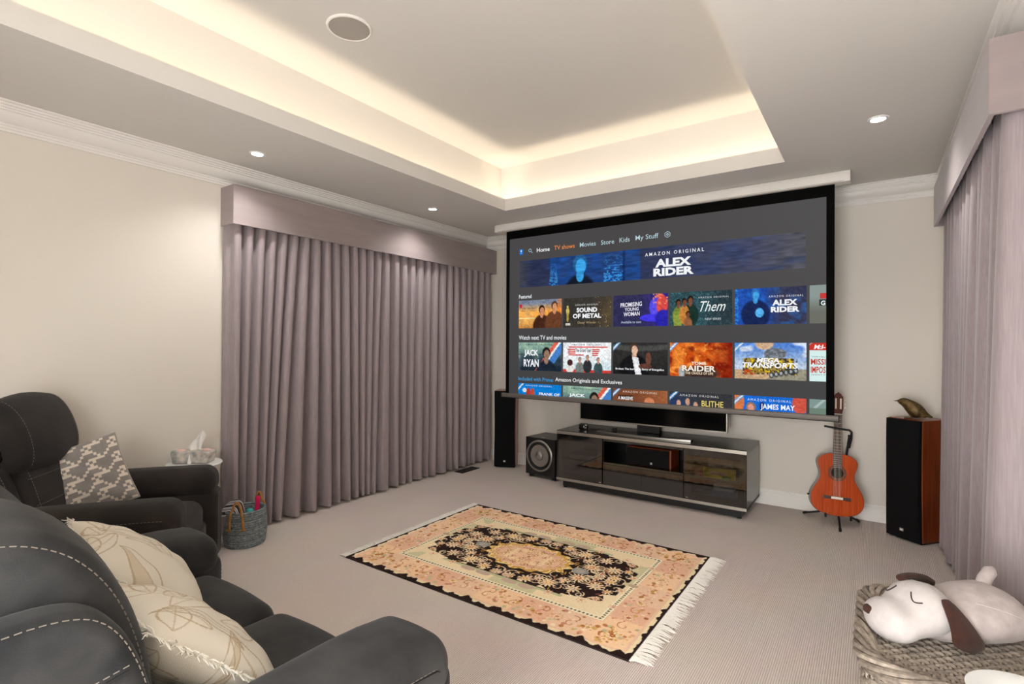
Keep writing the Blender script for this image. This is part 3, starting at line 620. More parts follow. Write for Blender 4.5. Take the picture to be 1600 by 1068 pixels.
MB().box(-hx + .022, dx[0] - .009, fy + .05, by - .012, .275, .287).build('shelf', 'cabin', st, smooth=0)
MB().box(dx[0] + .009, dx[1] - .009, fy - .001, fy + .02, .518, .545).build('niche_rail', 'cabblack', st, smooth=0)
for z0, z1 in ((.541, .570), (.078, .103)):
    bevel(MB().box(-hx, hx, fy - .006, fy - .001, z0, z1).build('trim_strip', 'chrome', st, smooth=0), .0015)
for x0, x1 in ((dx[0] + .010, -.004), (-.002, dx[1] - .010)):
    MB().box(x0, x1, fy - .001, fy + .018, .105, .298).build('drawer_front', 'cabblack', st, smooth=0)
    MB().box(x0, x1, fy + .02, by - .05, .115, .29).build('drawer_box', 'cabin', st, smooth=0)
def smoked():
    m, nt, b = new_mat('smoked_glass'); nt.nodes.remove(b); out = nt.nodes['Material Output']
    t = node(nt, 'ShaderNodeBsdfTransparent'); t.inputs[0].default_value = (.55, .53, .51, 1); g = node(nt, 'ShaderNodeBsdfGlossy'); g.inputs['Roughness'].default_value = .04; g.inputs[0].default_value = (.9, .9, .9, 1)
    f = node(nt, 'ShaderNodeFresnel'); f.inputs[0].default_value = 1.8; mx = node(nt, 'ShaderNodeMixShader')
    nt.links.new(f.outputs[0], mx.inputs[0]); nt.links.new(t.outputs[0], mx.inputs[1]); nt.links.new(g.outputs[0], mx.inputs[2]); nt.links.new(mx.outputs[0], out.inputs[0]); return m
M['smoked'] = smoked()
for x0, x1 in ((-hx + .003, dx[0] - .002), (dx[1] + .002, hx - .003)):
    d = MB(); fw = .055
    for q in ((x0, x1, .105, .105 + fw), (x0, x1, .538 - fw, .538), (x0, x0 + fw, .105 + fw, .538 - fw), (x1 - fw, x1, .105 + fw, .538 - fw)): d.box(q[0], q[1], fy + .004, fy + .012, q[2], q[3])
    door = d.build('door', 'cabblack', st, smooth=0)
    MB().box(x0, x1, fy - .001, fy + .003, .105, .538).build('glass_pane', 'smoked', door, smooth=0)
    MB().box(x1 - .03 if x0 < 0 else x0 + .01, x1 - .01 if x0 < 0 else x0 + .03, fy - .004, fy - .001, .115, .121).build('door_catch', 'chrome', door, smooth=0)
for x in (-hx + .07, hx - .07):
    for y in (fy + .06, by - .05): MB().lathe([(.018, 0), (.018, .013)], 12, x, y).build('foot', 'black', st)
# things behind the right-hand glass door
def carton(name, label, cat, x, y, z, sx, sy, sz, m, rz=0, grp='things behind the glass doors'):
    o = bevel(MB().box(-sx / 2, sx / 2, -sy / 2, sy / 2, 0, sz).build(name, m, None, smooth=0), .003); o.location = (x, y, z); o.rotation_euler.z = rz; tag(o, label, cat, grp); return o
sh = .288; lo = .101
o = carton('snack_packet', 'yellow packet on the shelf behind the right glass door', 'packet', -1.10, 4.74, sh, .26, .05, .085, mat('yellow_card', '#e8d21c', .5), .05)
MB().box(-.07, .06, -.0262, -.025, .03, .055).build('packet_panel', mat('pale_pink_card', '#e0b0a0', .5), o, smooth=0)
carton('card_box', 'small red box beside the yellow packet behind glass', 'box', -1.27, 4.75, sh, .07, .05, .05, mat('red_card', '#a8322a', .5))
carton('card_box', 'small green box before the yellow packet behind glass', 'box', -1.03, 4.69, sh, .07, .03, .028, mat('green_card', '#3f9a3c', .5))
carton('game_case', 'flat grey case standing on end at the back of the glass shelf', 'case', -1.13, 4.90, sh, .20, .03, .17, mat('grey_card', '#8d877f', .5))
carton('storage_tub', 'blue plastic tub on the floor of the glass-door compartment', 'tub', -1.06, 4.76, lo, .19, .12, .085, mat('blue_plastic', '#3f6ea8', .4))
carton('storage_tub', 'pale clear tub stacked on the blue tub behind glass', 'tub', -1.06, 4.76, lo + .086, .16, .10, .055, mat('pale_plastic', '#a9bac4', .3))
carton('disc_case_stack', 'white stack of disc cases on the cabinet floor behind glass', 'cases', -1.24, 4.76, lo, .15, .12, .045, mat('white_card', '#c9cfcc', .5))
carton('media_player', 'thin black player on the shelf behind the left glass door', 'player', -2.37, 4.83, sh, .36, .24, .045, mat('player_shell', '#26262a', .35))
# centre speaker in the niche
t = empty('centre_speaker', (-1.70, 4.78, .3185), 0, 'long black centre speaker with cherry ends in the cabinet niche', 'speaker')
bevel(MB().box(-.215, .20, -.10, .13, 0, .165).build('cabinet_body', 'cherry', t, smooth=0), .003)
bevel(MB().box(-.212, .185, -.122, -.10, .004, .161).build('grille', 'grille', t, smooth=0), .006, 3)
MB().box(.015, .034, -.1245, -.122, .022, .042).build('badge', 'silver', t, smooth=0)
# television
t = empty('television', (-1.796, 4.90, .5755), 0, 'wide flat television with thin silver edge behind the pulled-down screen', 'television')
tw_, th_ = 1.455, .84; zb = .082
bevel(MB().box(-tw_ / 2, tw_ / 2, -.012, .028, zb, zb + th_).build('housing', 'blacksatin', t, smooth=0), .004)
MB().box(-tw_ / 2 + .010, tw_ / 2 - .010, -.0135, -.012, zb + .014, zb + th_ - .010).build('display_panel', mat('dark_display', '#040405', .12, spec=.5), t, smooth=0)
b = MB(); e = .009
for q in ((-tw_ / 2, tw_ / 2, zb, zb + .012), (-tw_ / 2, tw_ / 2, zb + th_ - e, zb + th_), (-tw_ / 2, -tw_ / 2 + e, zb, zb + th_), (tw_ / 2 - e, tw_ / 2, zb, zb + th_)): b.box(q[0], q[1], -.0148, -.0122, q[2], q[3])
b.build('bezel', 'chrome', t, smooth=0)
bevel(MB().box(-.11, .11, .0, .045, .012, zb + .12).build('stand_neck', 'black', t, smooth=0), .004)
# curved foot: dark plate with a chrome front edge
n = 24; fr = [(-.455 + .91 * k / n, -.17 - .045 * (1 - (2 * k / n - 1) ** 2)) for k in range(n + 1)]; bk = [(x, y + .07 + .10 * (1 - (2 * i / n - 1) ** 2)) for i, (x, y) in enumerate(fr)]
foot = MB().prism(fr + bk[::-1], 0.0005, .012, 'z').build('stand_foot', 'blackgloss', t, smooth=30)
MB().prism([(x, y - .008) for x, y in fr] + fr[::-1], 0.0005, .0145, 'z').build('foot_edge', 'chrome', foot, smooth=30)
# odds and ends on the cabinet
t = empty('set_top_box', (-2.43, 4.79, .5755), .3, 'small cube-shaped black media box on the end of the cabinet', 'media box')
MB().rbox(.085, .085, .055, .008, 3, 2, (0, 0, .031)).build('box_body', 'blackgloss', t); MB().box(-.032, .032, -.032, .032, 0, .004).build('base_pad', 'black', t, smooth=0)
MB().lathe([(.006, 0), (.006, .0015)], 12).build('indicator', 'silver', t).matrix_local = Matrix.Translation((.01, -.0426, .032)) @ Matrix.Rotation(R(90), 4, 'X')
t = empty('sensor_box', (-2.10, 4.80, .5755), 0, 'tiny upright black sensor box behind the chrome foot edge', 'sensor')
MB().rbox(.042, .028, .045, .004, 2, 2, (0, 0, .0225)).build('box_body', 'black', t); MB().box(-.015, .015, -.0152, -.0138, .014, .034).build('sensor_window', 'blackgloss', t, smooth=0)
pts = [(-2.385, 4.83, .581), (-2.30, 4.88, .580), (-2.2, 4.86, .580), (-2.13, 4.83, .580)]
tag(MB().tube(pts, .003, 6).build('cable', 'black', None), 'thin black cable running between the cube and the sensor box', 'cable')

# ------------------------------------------------------------------ floor-standing speakers
def floor_speaker(loc, rz, label):
    t = empty('floor_speaker', loc, rz, label, 'speaker', 'tall floor speakers')
    w, d, h = .25, .30, .895
    bevel(MB().box(-w / 2, w / 2, .022, d, .012, h).build('cabinet_body', 'cherry', t, smooth=0), .003)
    MB().box(-w / 2 + .01, w / 2 - .01, .03, d - .01, 0, .012).build('base', 'black', t, smooth=0)
    # grille frame, slightly waisted and bowed
    zs = np.linspace(.014, h - .004, 22); m = MB(); V = []; n = 9
    for z in zs:
        q = (z - .014) / (h - .018); inset = .006 * math.sin(q * math.pi) ** 2; yb = -.004 - .010 * math.sin(q * math.pi)
        V += [(-(w / 2 - .002 - inset) + 2 * (w / 2 - .002 - inset) * i / (n - 1), yb - .006 * math.sin(math.pi * i / (n - 1)), z) for i in range(n)]
    L = len(zs); V += [(x, .022, z) for x, y, z in V]
    o2 = L * n; F = [(r * n + i, r * n + i + 1, (r + 1) * n + i + 1, (r + 1) * n + i) for r in range(L - 1) for i in range(n - 1)]
    F += [(r * n, (r + 1) * n, o2 + (r + 1) * n, o2 + r * n) for r in range(L - 1)] + [(r * n + n - 1, o2 + r * n + n - 1, o2 + (r + 1) * n + n - 1, (r + 1) * n + n - 1) for r in range(L - 1)]
    F += [(i, o2 + i, o2 + i + 1, i + 1) for i in range(n - 1)] + [((L - 1) * n + i, (L - 1) * n + i + 1, o2 + (L - 1) * n + i + 1, o2 + (L - 1) * n + i) for i in range(n - 1)]
    m.add(V, F); m.build('grille', 'grille', t, smooth=40)
    bd = MB().box(-.013, .013, -.016, -.0125, .070, .090).build('badge', 'silver', t, smooth=0); MB().box(-.008, .008, -.0168, -.016, .075, .085).build('badge_mark', 'white', bd, smooth=0)
    return t
sr = floor_speaker((.1735, 4.8425, 0), math.atan2(4.764 - 4.921, .271 - .076), 'tall black-fronted wooden speaker carrying the bird figurine')
sl = floor_speaker((-3.545, 4.985, 0), math.atan2(.102, .194), 'tall black-fronted speaker between the long curtain and the subwoofer')
sl.location = (-3.538, 4.962, 0); sl.rotation_euler.z = R(26)
# ------------------------------------------------------------------ subwoofer
t = empty('subwoofer', (-2.94, 4.775, 0), math.atan2(-.051, .384) * .6, 'square black subwoofer with silver cone beside the media cabinet', 'subwoofer')
w, d, z0, z1 = .385, .37, .035, .432
bevel(MB().box(-w / 2, w / 2, 0, d, z0, z1).build('cabinet_body', 'blacksatin', t, smooth=0), .006, 3)
for x in (-.15, .15):
    for y in (.05, .32): MB().lathe([(.022, 0), (.024, .035)], 16, x, y).build('foot', 'black', t)
zc_ = .245
def face(o): o.matrix_local = Matrix.Translation((-.005, 0, zc_)) @ Matrix.Rotation(R(90), 4, 'X'); return o
face(MB().lathe([(.168, .0), (.168, .010), (.163, .014), (.150, .013), (.147, .004)], 48, cap=False).build('trim_ring', 'chrome', t))
face(MB().lathe([(.147, .004), (.142, .012), (.132, .014), (.120, .008), (.116, .002)], 48, cap=False).build('rubber_surround', 'black', t))
cone = face(MB().lathe([(.117, .003), (.085, .0012), (.05, .0008)], 48, cap=False).build('cone', mat('silver_cone', '#a39d97', .38, .7), t))
face(MB().lathe([(.052, .0008), (.047, .014), (.036, .023), (.02, .029), (.001, .031)], 36, cap=False).build('dust_cap', mat('silver_cap', '#8f8a85', .3, .7), t))
MB().box(-.02, .02, .05, .07, z1, z1 + .0015).build('badge', 'silver', t, smooth=0)

# ------------------------------------------------------------------ guitar and its stand
M['gtop'] = wood('orange_spruce', '#c2501c', '#a83c10', .22, (60, 60, 3), .6); M['gside'] = wood('dark_rosewood', '#3a241c', '#241510', .3, (20, 20, 3)); M['gneck'] = wood('mahogany', '#6b2f1c', '#4d1f12', .3)
M['fret'] = wood('rosewood_board', '#4a2e22', '#38221a', .5); M['ivory'] = mat('ivory_plastic', '#e8dfcc', .4); M['nylon'] = mat('nylon_string', '#d8d2c4', .3)
g = empty('classical_guitar', (-.245, 4.86, .085), 0, 'orange classical guitar leaning upright on a black stand', 'guitar')
g.rotation_euler = Matrix.Rotation(R(11), 3, 'Z').to_euler()
g.matrix_world = Matrix.Translation((-.246, 4.875, .088)) @ Matrix.Rotation(R(13), 4, 'Z') @ Matrix.Rotation(R(2.2), 4, 'Y') @ Matrix.Rotation(R(-8), 4, 'X')
# half-outline: (height, half width)
hw = [(0, .0), (.002, .05), (.012, .105), (.035, .15), (.075, .178), (.12, .187), (.165, .182), (.21, .162), (.25, .138), (.285, .122), (.315, .118), (.35, .124), (.39, .137), (.420, .140), (.446, .130), (.467, .108), (.482, .075), (.489, .035), (.490, 0)]
def smooth_outline(h):
    out = [(x, z) for z, x in h] + [(-x, z) for z, x in reversed(h[1:-1])]
    for _ in range(2):
        Q = []
        for i, p in enumerate(out):
            q = out[(i + 1) % len(out)]; Q += [(p[0] * .75 + q[0] * .25, p[1] * .75 + q[1] * .25), (p[0] * .25 + q[0] * .75, p[1] * .25 + q[1] * .75)]
        out = Q
    return out
ol = smooth_outline(hw)
MB().prism(ol, 0.002, .095, 'y').build('body_sides', 'gside', g, smooth=50)
top = MB().prism([(x * .985, .245 + (z - .245) * .99) for x, z in ol], -.001, .003, 'y').build('soundboard', 'gtop', g, smooth=50)
MB().prism(ol, .094, .097, 'y').build('back_plate', 'gside', g, smooth=50)
def disc(name, r0, r1, y, z, m, par, n=40):
    V = [(r * math.cos(2 * math.pi * k / n), y, z + r * math.sin(2 * math.pi * k / n)) for r in (r0, r1) for k in range(n)]
    mm = MB(); mm.add(V, [(k, (k + 1) % n, n + (k + 1) % n, n + k) for k in range(n)]); return mm.build(name, m, par, smooth=0, flip_fix=False)
disc('sound_hole', .0005, .043, -.0016, .335, mat('hole_dark', '#120b08', .9), top)
disc('rosette', .044, .062, -.0018, .335, mat('rosette_mosaic', '#4a2414', .5, c2='#8a4a22', scale=120), top)
disc('rosette_ring', .0605, .064, -.0019, .335, 'fret', top)
bevel(MB().box(-.095, .095, -.010, -.001, .128, .152).build('bridge', 'fret', g, smooth=0), .002); MB().box(-.040, .040, -.0125, -.010, .131, .149).build('saddle', 'ivory', g, smooth=0)
MB().prism([(-.031, .375), (.031, .375), (.026, .80), (-.026, .80)], -.006, -.001, 'y').build('fretboard', 'fret', g, smooth=0)
MB().prism([(-.030, .47), (.030, .47), (.025, .80), (-.025, .80)], -.001, .02, 'y').build('neck', 'gneck', g, smooth=0)
for k in range(19):
    z = .80 - .65 * (1 - 2 ** (-(k + 1) / 12)); wv = .026 + .005 * (.80 - z) / .425
    if z > .378: MB().box(-wv, wv, -.0072, -.006, z - .001, z + .001).build('fret', 'silver', g, smooth=0)
MB().box(-.026, .026, -.0085, -.001, .80, .806).build('nut', 'ivory', g, smooth=0)
hd = MB().prism([(-.026, .806), (.026, .806), (.036, .85), (.034, .945), (.024, .955), (.020, .968), (.009, .972), (0, .982), (-.009, .972), (-.020, .968), (-.024, .955), (-.034, .945), (-.036, .85)], .001, .018, 'y').build('headstock', 'gneck', g, smooth=0)
for sx in (-1, 1):
    MB().box(sx * .017 - .006, sx * .017 + .006, -.0005, .001, .845, .93).build('tuner_slot', 'ivory', hd, smooth=0)
    for z in (.858, .888, .918):
        MB().tube([(sx * .034, .010, z), (sx * .044, .010, z)], .002, 6).build('tuner_post', 'silver', hd); MB().rbox(.010, .008, .015, .003, 2, 2, (sx * .048, .010, z)).build('tuner_button', 'ivory', hd)
for k in range(6):
    x = -.0215 + .0086 * k; MB().tube([(x * 1.1, -.0125, .14), (x, -.0092, .803)], .0007, 4).build('string', 'nylon', g)
MB().tube([(-.186, .05, .14), (-.200, .05, .14)], .006, 8).build('strap_button', 'black', g)
t = empty('guitar_stand', (-.27, 5.0, 0), 0, 'black tubular tripod stand holding the orange guitar', 'guitar stand')
def loc_(p): return (p[0] + .27, p[1] - 5.0, p[2])
hub = (-.245, 5.055, .13)
for tip in ((-.50, 5.10, .010), (-.215, 4.76, .010), (-.10, 5.10, .010)):
    lg = MB().tube([loc_((hub[0] * .8 + tip[0] * .2, hub[1] * .8 + tip[1] * .2, .075)), loc_((tip[0], tip[1], .012))], .008, 8).build('leg', 'black', t)
    d_ = (Vector(tip) - Vector(hub)).normalized(); MB().tube([loc_(Vector(tip) - d_ * .03), loc_(tip)], .0105, 8).build('rubber_foot', 'black', lg)
MB().tube([loc_((-.245, 5.04, .05)), loc_((-.2, 5.085, .45)), loc_((-.17, 5.10, .69)), loc_((-.172, 5.095, .705))], .009, 8).build('pole', 'black', t)
MB().lathe([(.02, .055), (.022, .06), (.022, .10), (.016, .105)], 14, .025, .045).build('leg_collar', 'black', t)
MB().tube([loc_(p) for p in ((-.17, 5.10, .60), (-.155, 5.09, .68), (-.152, 5.06, .735), (-.165, 5.00, .758), (-.20, 4.945, .768), (-.30, 4.925, .782), (-.335, 4.925, .786))], .0085, 8).build('neck_yoke', 'black', t)
for x in (-.32, -.15): MB().tube([loc_(p) for p in ((-.24, 5.02, .10), (x, 4.98, .078), (x, 4.865, .076), (x, 4.845, .105))], .0075, 8).build('cradle_arm', 'black', t)

# ------------------------------------------------------------------ bird figurine
t = empty('bird_figurine', (.235, 4.925, .895), R(-10), 'small bronze bird figurine with raised head on a speaker', 'figurine')
M['bronze'] = mat('aged_bronze', '#6f5a34', .45, .6, c2='#4a3a22', scale=40, bump=.6, bscale=120)
secs = []
for x, z, ry, rz in ((-.103, .108, .001, .001), (-.094, .107, .006, .005), (-.082, .106, .015, .013), (-.066, .104, .021, .019), (-.048, .094, .024, .024), (-.028, .078, .029, .031), (-.005, .062, .035, .037), (.02, .05, .037, .037), (.045, .042, .033, .031), (.065, .036, .024, .022), (.085, .026, .016, .012), (.105, .016, .011, .007), (.122, .010, .006, .004)):
    secs.append(((x * .96, 0, z * 1.12 + .006), (0, ry * 1.2, 0), (.35 * rz, 0, rz * 1.5)))
body = MB().loft(secs, 18).build('body', 'bronze', t)
MB().tube([(-.098, 0, .124), (-.116, 0, .124)], [.004, .0008], 6).build('beak', 'black', t)
for sy in (-1, 1):
    MB().loft([((.0 + .02 * q, sy * (.030 + .003 * math.sin(q)), .060 - .010 * q), (.012 * math.sin(.3 + q * .62), 0, .004), (0, sy * .006 * math.sin(.3 + q * .62), .018 * math.sin(.3 + q * .62))) for q in range(5)], 10).build('wing', 'bronze', t)
    MB().lathe([(.003, -.003), (.0042, 0), (.003, .003)], 10).build('eye', 'black', body).matrix_local = Matrix.Translation((-.080, sy * .0145, .128)) @ Matrix.Rotation(R(90), 4, 'X')
    ft = MB()
    for a in (-.5, 0, .5): ft.tube([(-.005, sy * .018, .006), (-.045 * math.cos(a) - .005, sy * .018 + .045 * math.sin(a), .004)], [.006, .003], 6)
    ft.tube([(0, sy * .018, .03), (-.005, sy * .018, .005)], .006, 6); ft.build('foot', 'bronze', t)

# ================================================================== SOFA AND ARMCHAIR
def recliner(name, loc, rz, label, cat, n, sw, aw, back, m='suede', al=.98, dz=0):
    """local frame: sitter faces +y, y = 0 at the front of the seat"""
    t = empty(name, loc, rz, label, cat); W = n * sw; ih = W / 2
    MB().rbox(W + .02, .78, .24, .03, 3, 3, (0, -.47, .19)).build('base', m, t)
    for x in (-ih - aw * .4, ih + aw * .4):
        for y in (-.85, -.1): MB().lathe([(.022, 0), (.026, .06)], 12, x, y).build('foot', 'black', t)
    for k in range(n):
        x = -ih + sw * (k + .5)
        def seat_fn(px, py, pz):
            bulge = .022 * max(0, math.cos(px / (sw / 2) * 1.45)) * max(0, math.cos((py) / .40 * 1.4)) if pz > 0 else 0
            sag = -.012 * (py + .31) / .62 if pz > 0 else 0
            front = .012 * math.cos(px / (sw / 2) * 1.3) if py > .25 else 0
            return (px, py + front, pz + bulge - sag * 0)
        s = MB().rbox(sw - .004, .66, .22, .075, 5, 8, (x, -.335, .352), seat_fn).build('seat_cushion', m, t)
        MB().dashes([(x - sw / 2 + .03, -.055, .447), (x + sw / 2 - .03, -.055, .447)]).build('stitching', 'stitch', s)
        def foot_fn(px, py, pz): return (px, py + (.014 * math.cos(px / (sw / 2) * 1.3) * math.cos(pz / .14) if py > 0 else 0), pz)
        MB().rbox(sw - .008, .085, .25, .035, 4, 5, (x, -.035, .205), foot_fn).build('footrest_panel', m, t)
    # arms
    for sg in (-1, 1):
        xc = sg * (ih + aw / 2)
        a = MB().rbox(aw * .9, al - .03, .45, .05, 4, 5, (xc, .062 - (al - .03) / 2, .275)).build('arm_base', m, t)
        def pad_fn(px, py, pz):
            crown = .016 * math.cos(px / (aw / 2) * 1.3) if pz > 0 else 0
            drop = -.030 * max(0, (py - .20) / .28) ** 2 - .008 * max(0, (-py - .2) / .3)
            tap = 1 - .10 * max(0, (-py) / .48)
            return (px * tap, py, pz + crown + drop)
        p = MB().rbox(aw * 1.04, al, .165, .072, 6, 9, (xc, .045 - al / 2, .545 + dz), pad_fn).build('arm_pad', m, t)
        xo = xc + sg * aw * .525
        for z in (.565, .508):
            pts = []
            for i in range(28):
                py = -.40 * al / .98 + .80 * al / .98 * i / 27; drop = -.030 * max(0, (py - .20) / .28) ** 2 - .008 * max(0, (-py - .2) / .3); tap = 1 - .10 * max(0, -py / .48)
                pts.append((xc + sg * aw * (.521 if z > .55 else .505) * tap, (.045 - al / 2) + py, z + drop + dz))
            # carry the seam round the rounded front
            for i in range(1, 5):
                an = i / 4 * 1.15; pts.append((xc + sg * (aw * .52 - .072 * (1 - math.cos(an))), -.045 + .072 * math.sin(an) - .0, z - .030 + dz))
            MB().dashes(pts, .010, .006, .0010).build('stitching', 'stitch', p)
            pts2 = [(q[0] + sg * .0005, q[1], q[2] - .005) for q in pts]; MB().tube(pts2, .0022, 5).build('seam', 'black', p)
        f = [(xc - aw * .30, .064, .10), (xc - aw * .30, .064, .44), (xc - aw * .22, .064, .475), (xc + aw * .22, .064, .475), (xc + aw * .30, .064, .44), (xc + aw * .30, .064, .10)]
        MB().dashes(f, .010, .006, .0010).build('stitching', 'stitch', a)
    back(t, n, sw, aw, ih, m)
    return t
def sofa_back(t, n, sw, aw, ih, m):
    prof = [(-.60, .42), (-.60, .58), (-.612, .72), (-.648, .86), (-.70, .965), (-.775, 1.045), (-.88, 1.085), (-1.0, 1.06), (-1.08, .96), (-1.05, .86), (-.98, .78), (-.90, .60), (-.88, .42)]
    for k in range(n):
        x = -ih + sw * (k + .5); w = sw - .004
        p = MB().profile(prof, w, .075, 6, 6, (x, 0, 0), .018).build('back_cushion', m, t)
        for sg in (-1, 1):   # seam near the end of the cushion
            xs = sg * (w / 2 - .020)
            r_ = MB.rail(prof, xs, w, .075, .018, keep=lambda y, z: z > .62 and (y > -.99 or z > .95))
            pts = [(x + xs, y, z) for y, z in r_]
            k0 = max(range(len(pts)), key=lambda i: (Vector(pts[i]) - Vector(pts[i - 1])).length); pts = pts[k0:] + pts[:k0]
            MB().dashes(pts, .010, .006, .0011).build('stitching', 'stitch', p); MB().tube([(q[0] - sg * .007, q[1], q[2]) for q in pts], .003, 5).build('seam', 'black', p)
    shell = [(-.645, .12), (-.640, .52), (-.645, .68), (-.680, .81), (-.725, .895), (-.785, .935), (-.90, .94), (-1.02, .91), (-1.11, .80), (-1.14, .60), (-1.10, .12)]
    for sg in (-1, 1):
        xw = sg * (ih + .035)
        w = MB().profile(shell, .11, .035, 5, 2, (xw, 0, 0)).build('back_wing', m, t)
        r_ = MB.rail(shell, .055 - .010, .11, .035, keep=lambda y, z: z > .5 and y > -1.1)
        pts = [(xw + sg * .0455, y, z) for y, z in r_]; k0 = max(range(len(pts)), key=lambda i: (Vector(pts[i]) - Vector(pts[i - 1])).length); pts = pts[k0:] + pts[:k0]
        MB().dashes(pts, .010, .006, .0011).build('stitching', 'stitch', w)
        xo = xw + sg * .0555
        ln = [(xo, y, z) for y, z in ((-.705, .80), (-.77, .79), (-.87, .755), (-.98, .70), (-1.08, .63))]
        MB().dashes(ln, .010, .006, .0011).build('stitching', 'stitch', w); MB().tube([(a, b_, c_ - .010) for a, b_, c_ in ln], .003, 5).build('seam', 'black', w)
    MB().profile([(-.92, .12), (-.93, .83), (-1.0, .88), (-1.10, .79), (-1.14, .60), (-1.10, .12)], 2 * ih - .03, .03, 3, 3).build('back_shell', m, t)
def chair_back(t, n, sw, aw, ih, m):
    lower = [(-.60, .43), (-.60, .56), (-.635, .70), (-.68, .82), (-.73, .88), (-.80, .88), (-.84, .80), (-.83, .60), (-.81, .43)]
    w = sw - .01
    p = MB().profile(lower, w, .06, 5, 5, (0, 0, 0), .015).build('back_cushion', m, t)
    for zt in (.62, .75):
        pts = []
        for x in np.linspace(-w / 2 + .03, w / 2 - .03, 15):
            rr = [q for q in MB.rail(lower, x, w, .06, .015) if q[0] > -.74]; y, z = min(rr, key=lambda q: abs(q[1] - zt)); pts.append((x, y, zt))
        MB().dashes(pts, .010, .006, .0010).build('stitching', 'stitch', p)
    for sg in (-1, 1):
        xs = sg * (w / 2 - .05); MB().dashes([(xs, y, z) for y, z in sorted(MB.rail(lower, xs, w, .06, .015, keep=lambda y, z: y > -.70 and .48 < z < .83), key=lambda q: q[1])], .010, .006, .0010).build('stitching', 'stitch', p)
    head = [(-.645, .80), (-.640, .90), (-.675, 1.02), (-.73, 1.11), (-.795, 1.145), (-.845, 1.11), (-.865, 1.03), (-.85, .90), (-.82, .80), (-.73, .765)]
    hw_ = sw + .07
    h = MB().profile(head, hw_, .09, 6, 6, (0, 0, 0), .022).build('headrest', m, t)
    for sg in (-1, 1):
        xs = sg * (hw_ / 2 - .085)
        pts = sorted(MB.rail(head, xs, hw_, .09, .022, keep=lambda y, z: z > .80 and (y > -.76 or z > 1.09)), key=lambda q: (-q[0] + q[1] * 2))
        MB().dashes([(xs, y, z) for y, z in pts], .010, .006, .0011).build('stitching', 'stitch', h)
    shell = [(-.645, .12), (-.64, .52), (-.66, .66), (-.705, .79), (-.76, .88), (-.80, .93), (-.84, .93), (-.865, .85), (-.865, .60), (-.85, .12)]
    for sg in (-1, 1):
        xw = sg * (ih + .03); ww = MB().profile(shell, .085, .03, 4, 2, (xw, 0, 0)).build('back_wing', m, t)
        r_ = sorted(MB.rail(shell, .035, .085, .03, keep=lambda y, z: z > .5 and y > -.84), key=lambda q: q[1])
        MB().dashes([(xw + sg * .035, y, z) for y, z in r_], .010, .006, .0010).build('stitching', 'stitch', ww)
    MB().profile([(-.81, .12), (-.82, .80), (-.825, .90), (-.845, .915), (-.865, .85), (-.87, .60), (-.85, .12)], 2 * ih - .03, .02, 3, 3).build('back_shell', m, t)
sofa = recliner('recliner_sofa', (-1.80, 1.118, 0), 0, 'charcoal suede two-seat recliner sofa holding two cream leaf cushions', 'sofa', 2, .53, .275, sofa_back, dz=-.022)
chair = recliner('recliner_armchair', (-3.205, 1.43, 0), R(-37), 'charcoal suede recliner armchair with a grey woven cushion', 'armchair', 1, .56, .21, chair_back, 'suede_warm', al=.70)

# ------------------------------------------------------------------ side table, tissue box, basket
t = empty('side_table', (-3.862, 1.725, 0), 0, 'small round white table between the armchair and wall', 'table')
MB().lathe([(.001, .578), (.150, .578), (.168, .586), (.172, .594), (.168, .600), (.001, .602)], 48, cap=False).build('table_top', 'white', t)
MB().lathe([(.018, .02), (.018, .578)], 20).build('pedestal', 'white', t); MB().lathe([(.115, 0), (.115, .008), (.03, .02), (.018, .03)], 32).build('base', 'white', t)
M['floralbox'] = mat('grey_floral_card', '#8f9492', .7, c2='#d9cfc6', scale=28, detail=6)
t = empty('tissue_box', (-3.866, 1.722, .6022), R(38), 'grey floral tissue box with a tissue pulled up', 'tissue box')
def bx_fn(x, y, z): return (x * (1 + .05 * math.sin(z * 60)), y, z + .006 * math.sin(x * 45) * (z > 0))
MB().rbox(.245, .115, .085, .012, 3, 6, (0, 0, .0435), bx_fn).build('box_body', 'floralbox', t)
rose = mat('pink_rose_print', '#d8a79c', .7, c2='#e9cdc2', scale=60)
for x, y in ((-.075, -.02), (.085, .0)):
    MB().lathe([(.030, -.002), (.026, .006), (.012, .009), (.001, .010)], 14, cap=False).build('rose_motif', rose, t).location = (x, y, .085)
rnd = random.Random(5); V = []; nn = 14
for i in range(9):
    q = i / 8; wdt = .055 * (1 - .55 * q) * (1 if i else .6)
    for k in range(nn):
        s = k / (nn - 1) * 2 - 1; V.append((s * wdt + .045 * q * q, .012 * math.sin(s * 5 + q * 3) * (1 - .3 * q) + .02 * q, .083 + .12 * q - .02 * q * s * s + .018 * math.sin(s * 2.5 + 1) * q))
m_ = MB(); m_.add(V, [(i * nn + k, i * nn + k + 1, (i + 1) * nn + k + 1, (i + 1) * nn + k) for i in range(8) for k in range(nn - 1)]); o = m_.build('tissue', mat('tissue_paper', '#f2f0ec', .9), t, smooth=80)
m_ = MB(); m_.add([(-.012, -.0595, .0), (.016, -.0595, .0), (.003, -.0605, .075)], [(0, 1, 2)]); m_.build('paper_flap', o.data.materials[0], t, smooth=0)
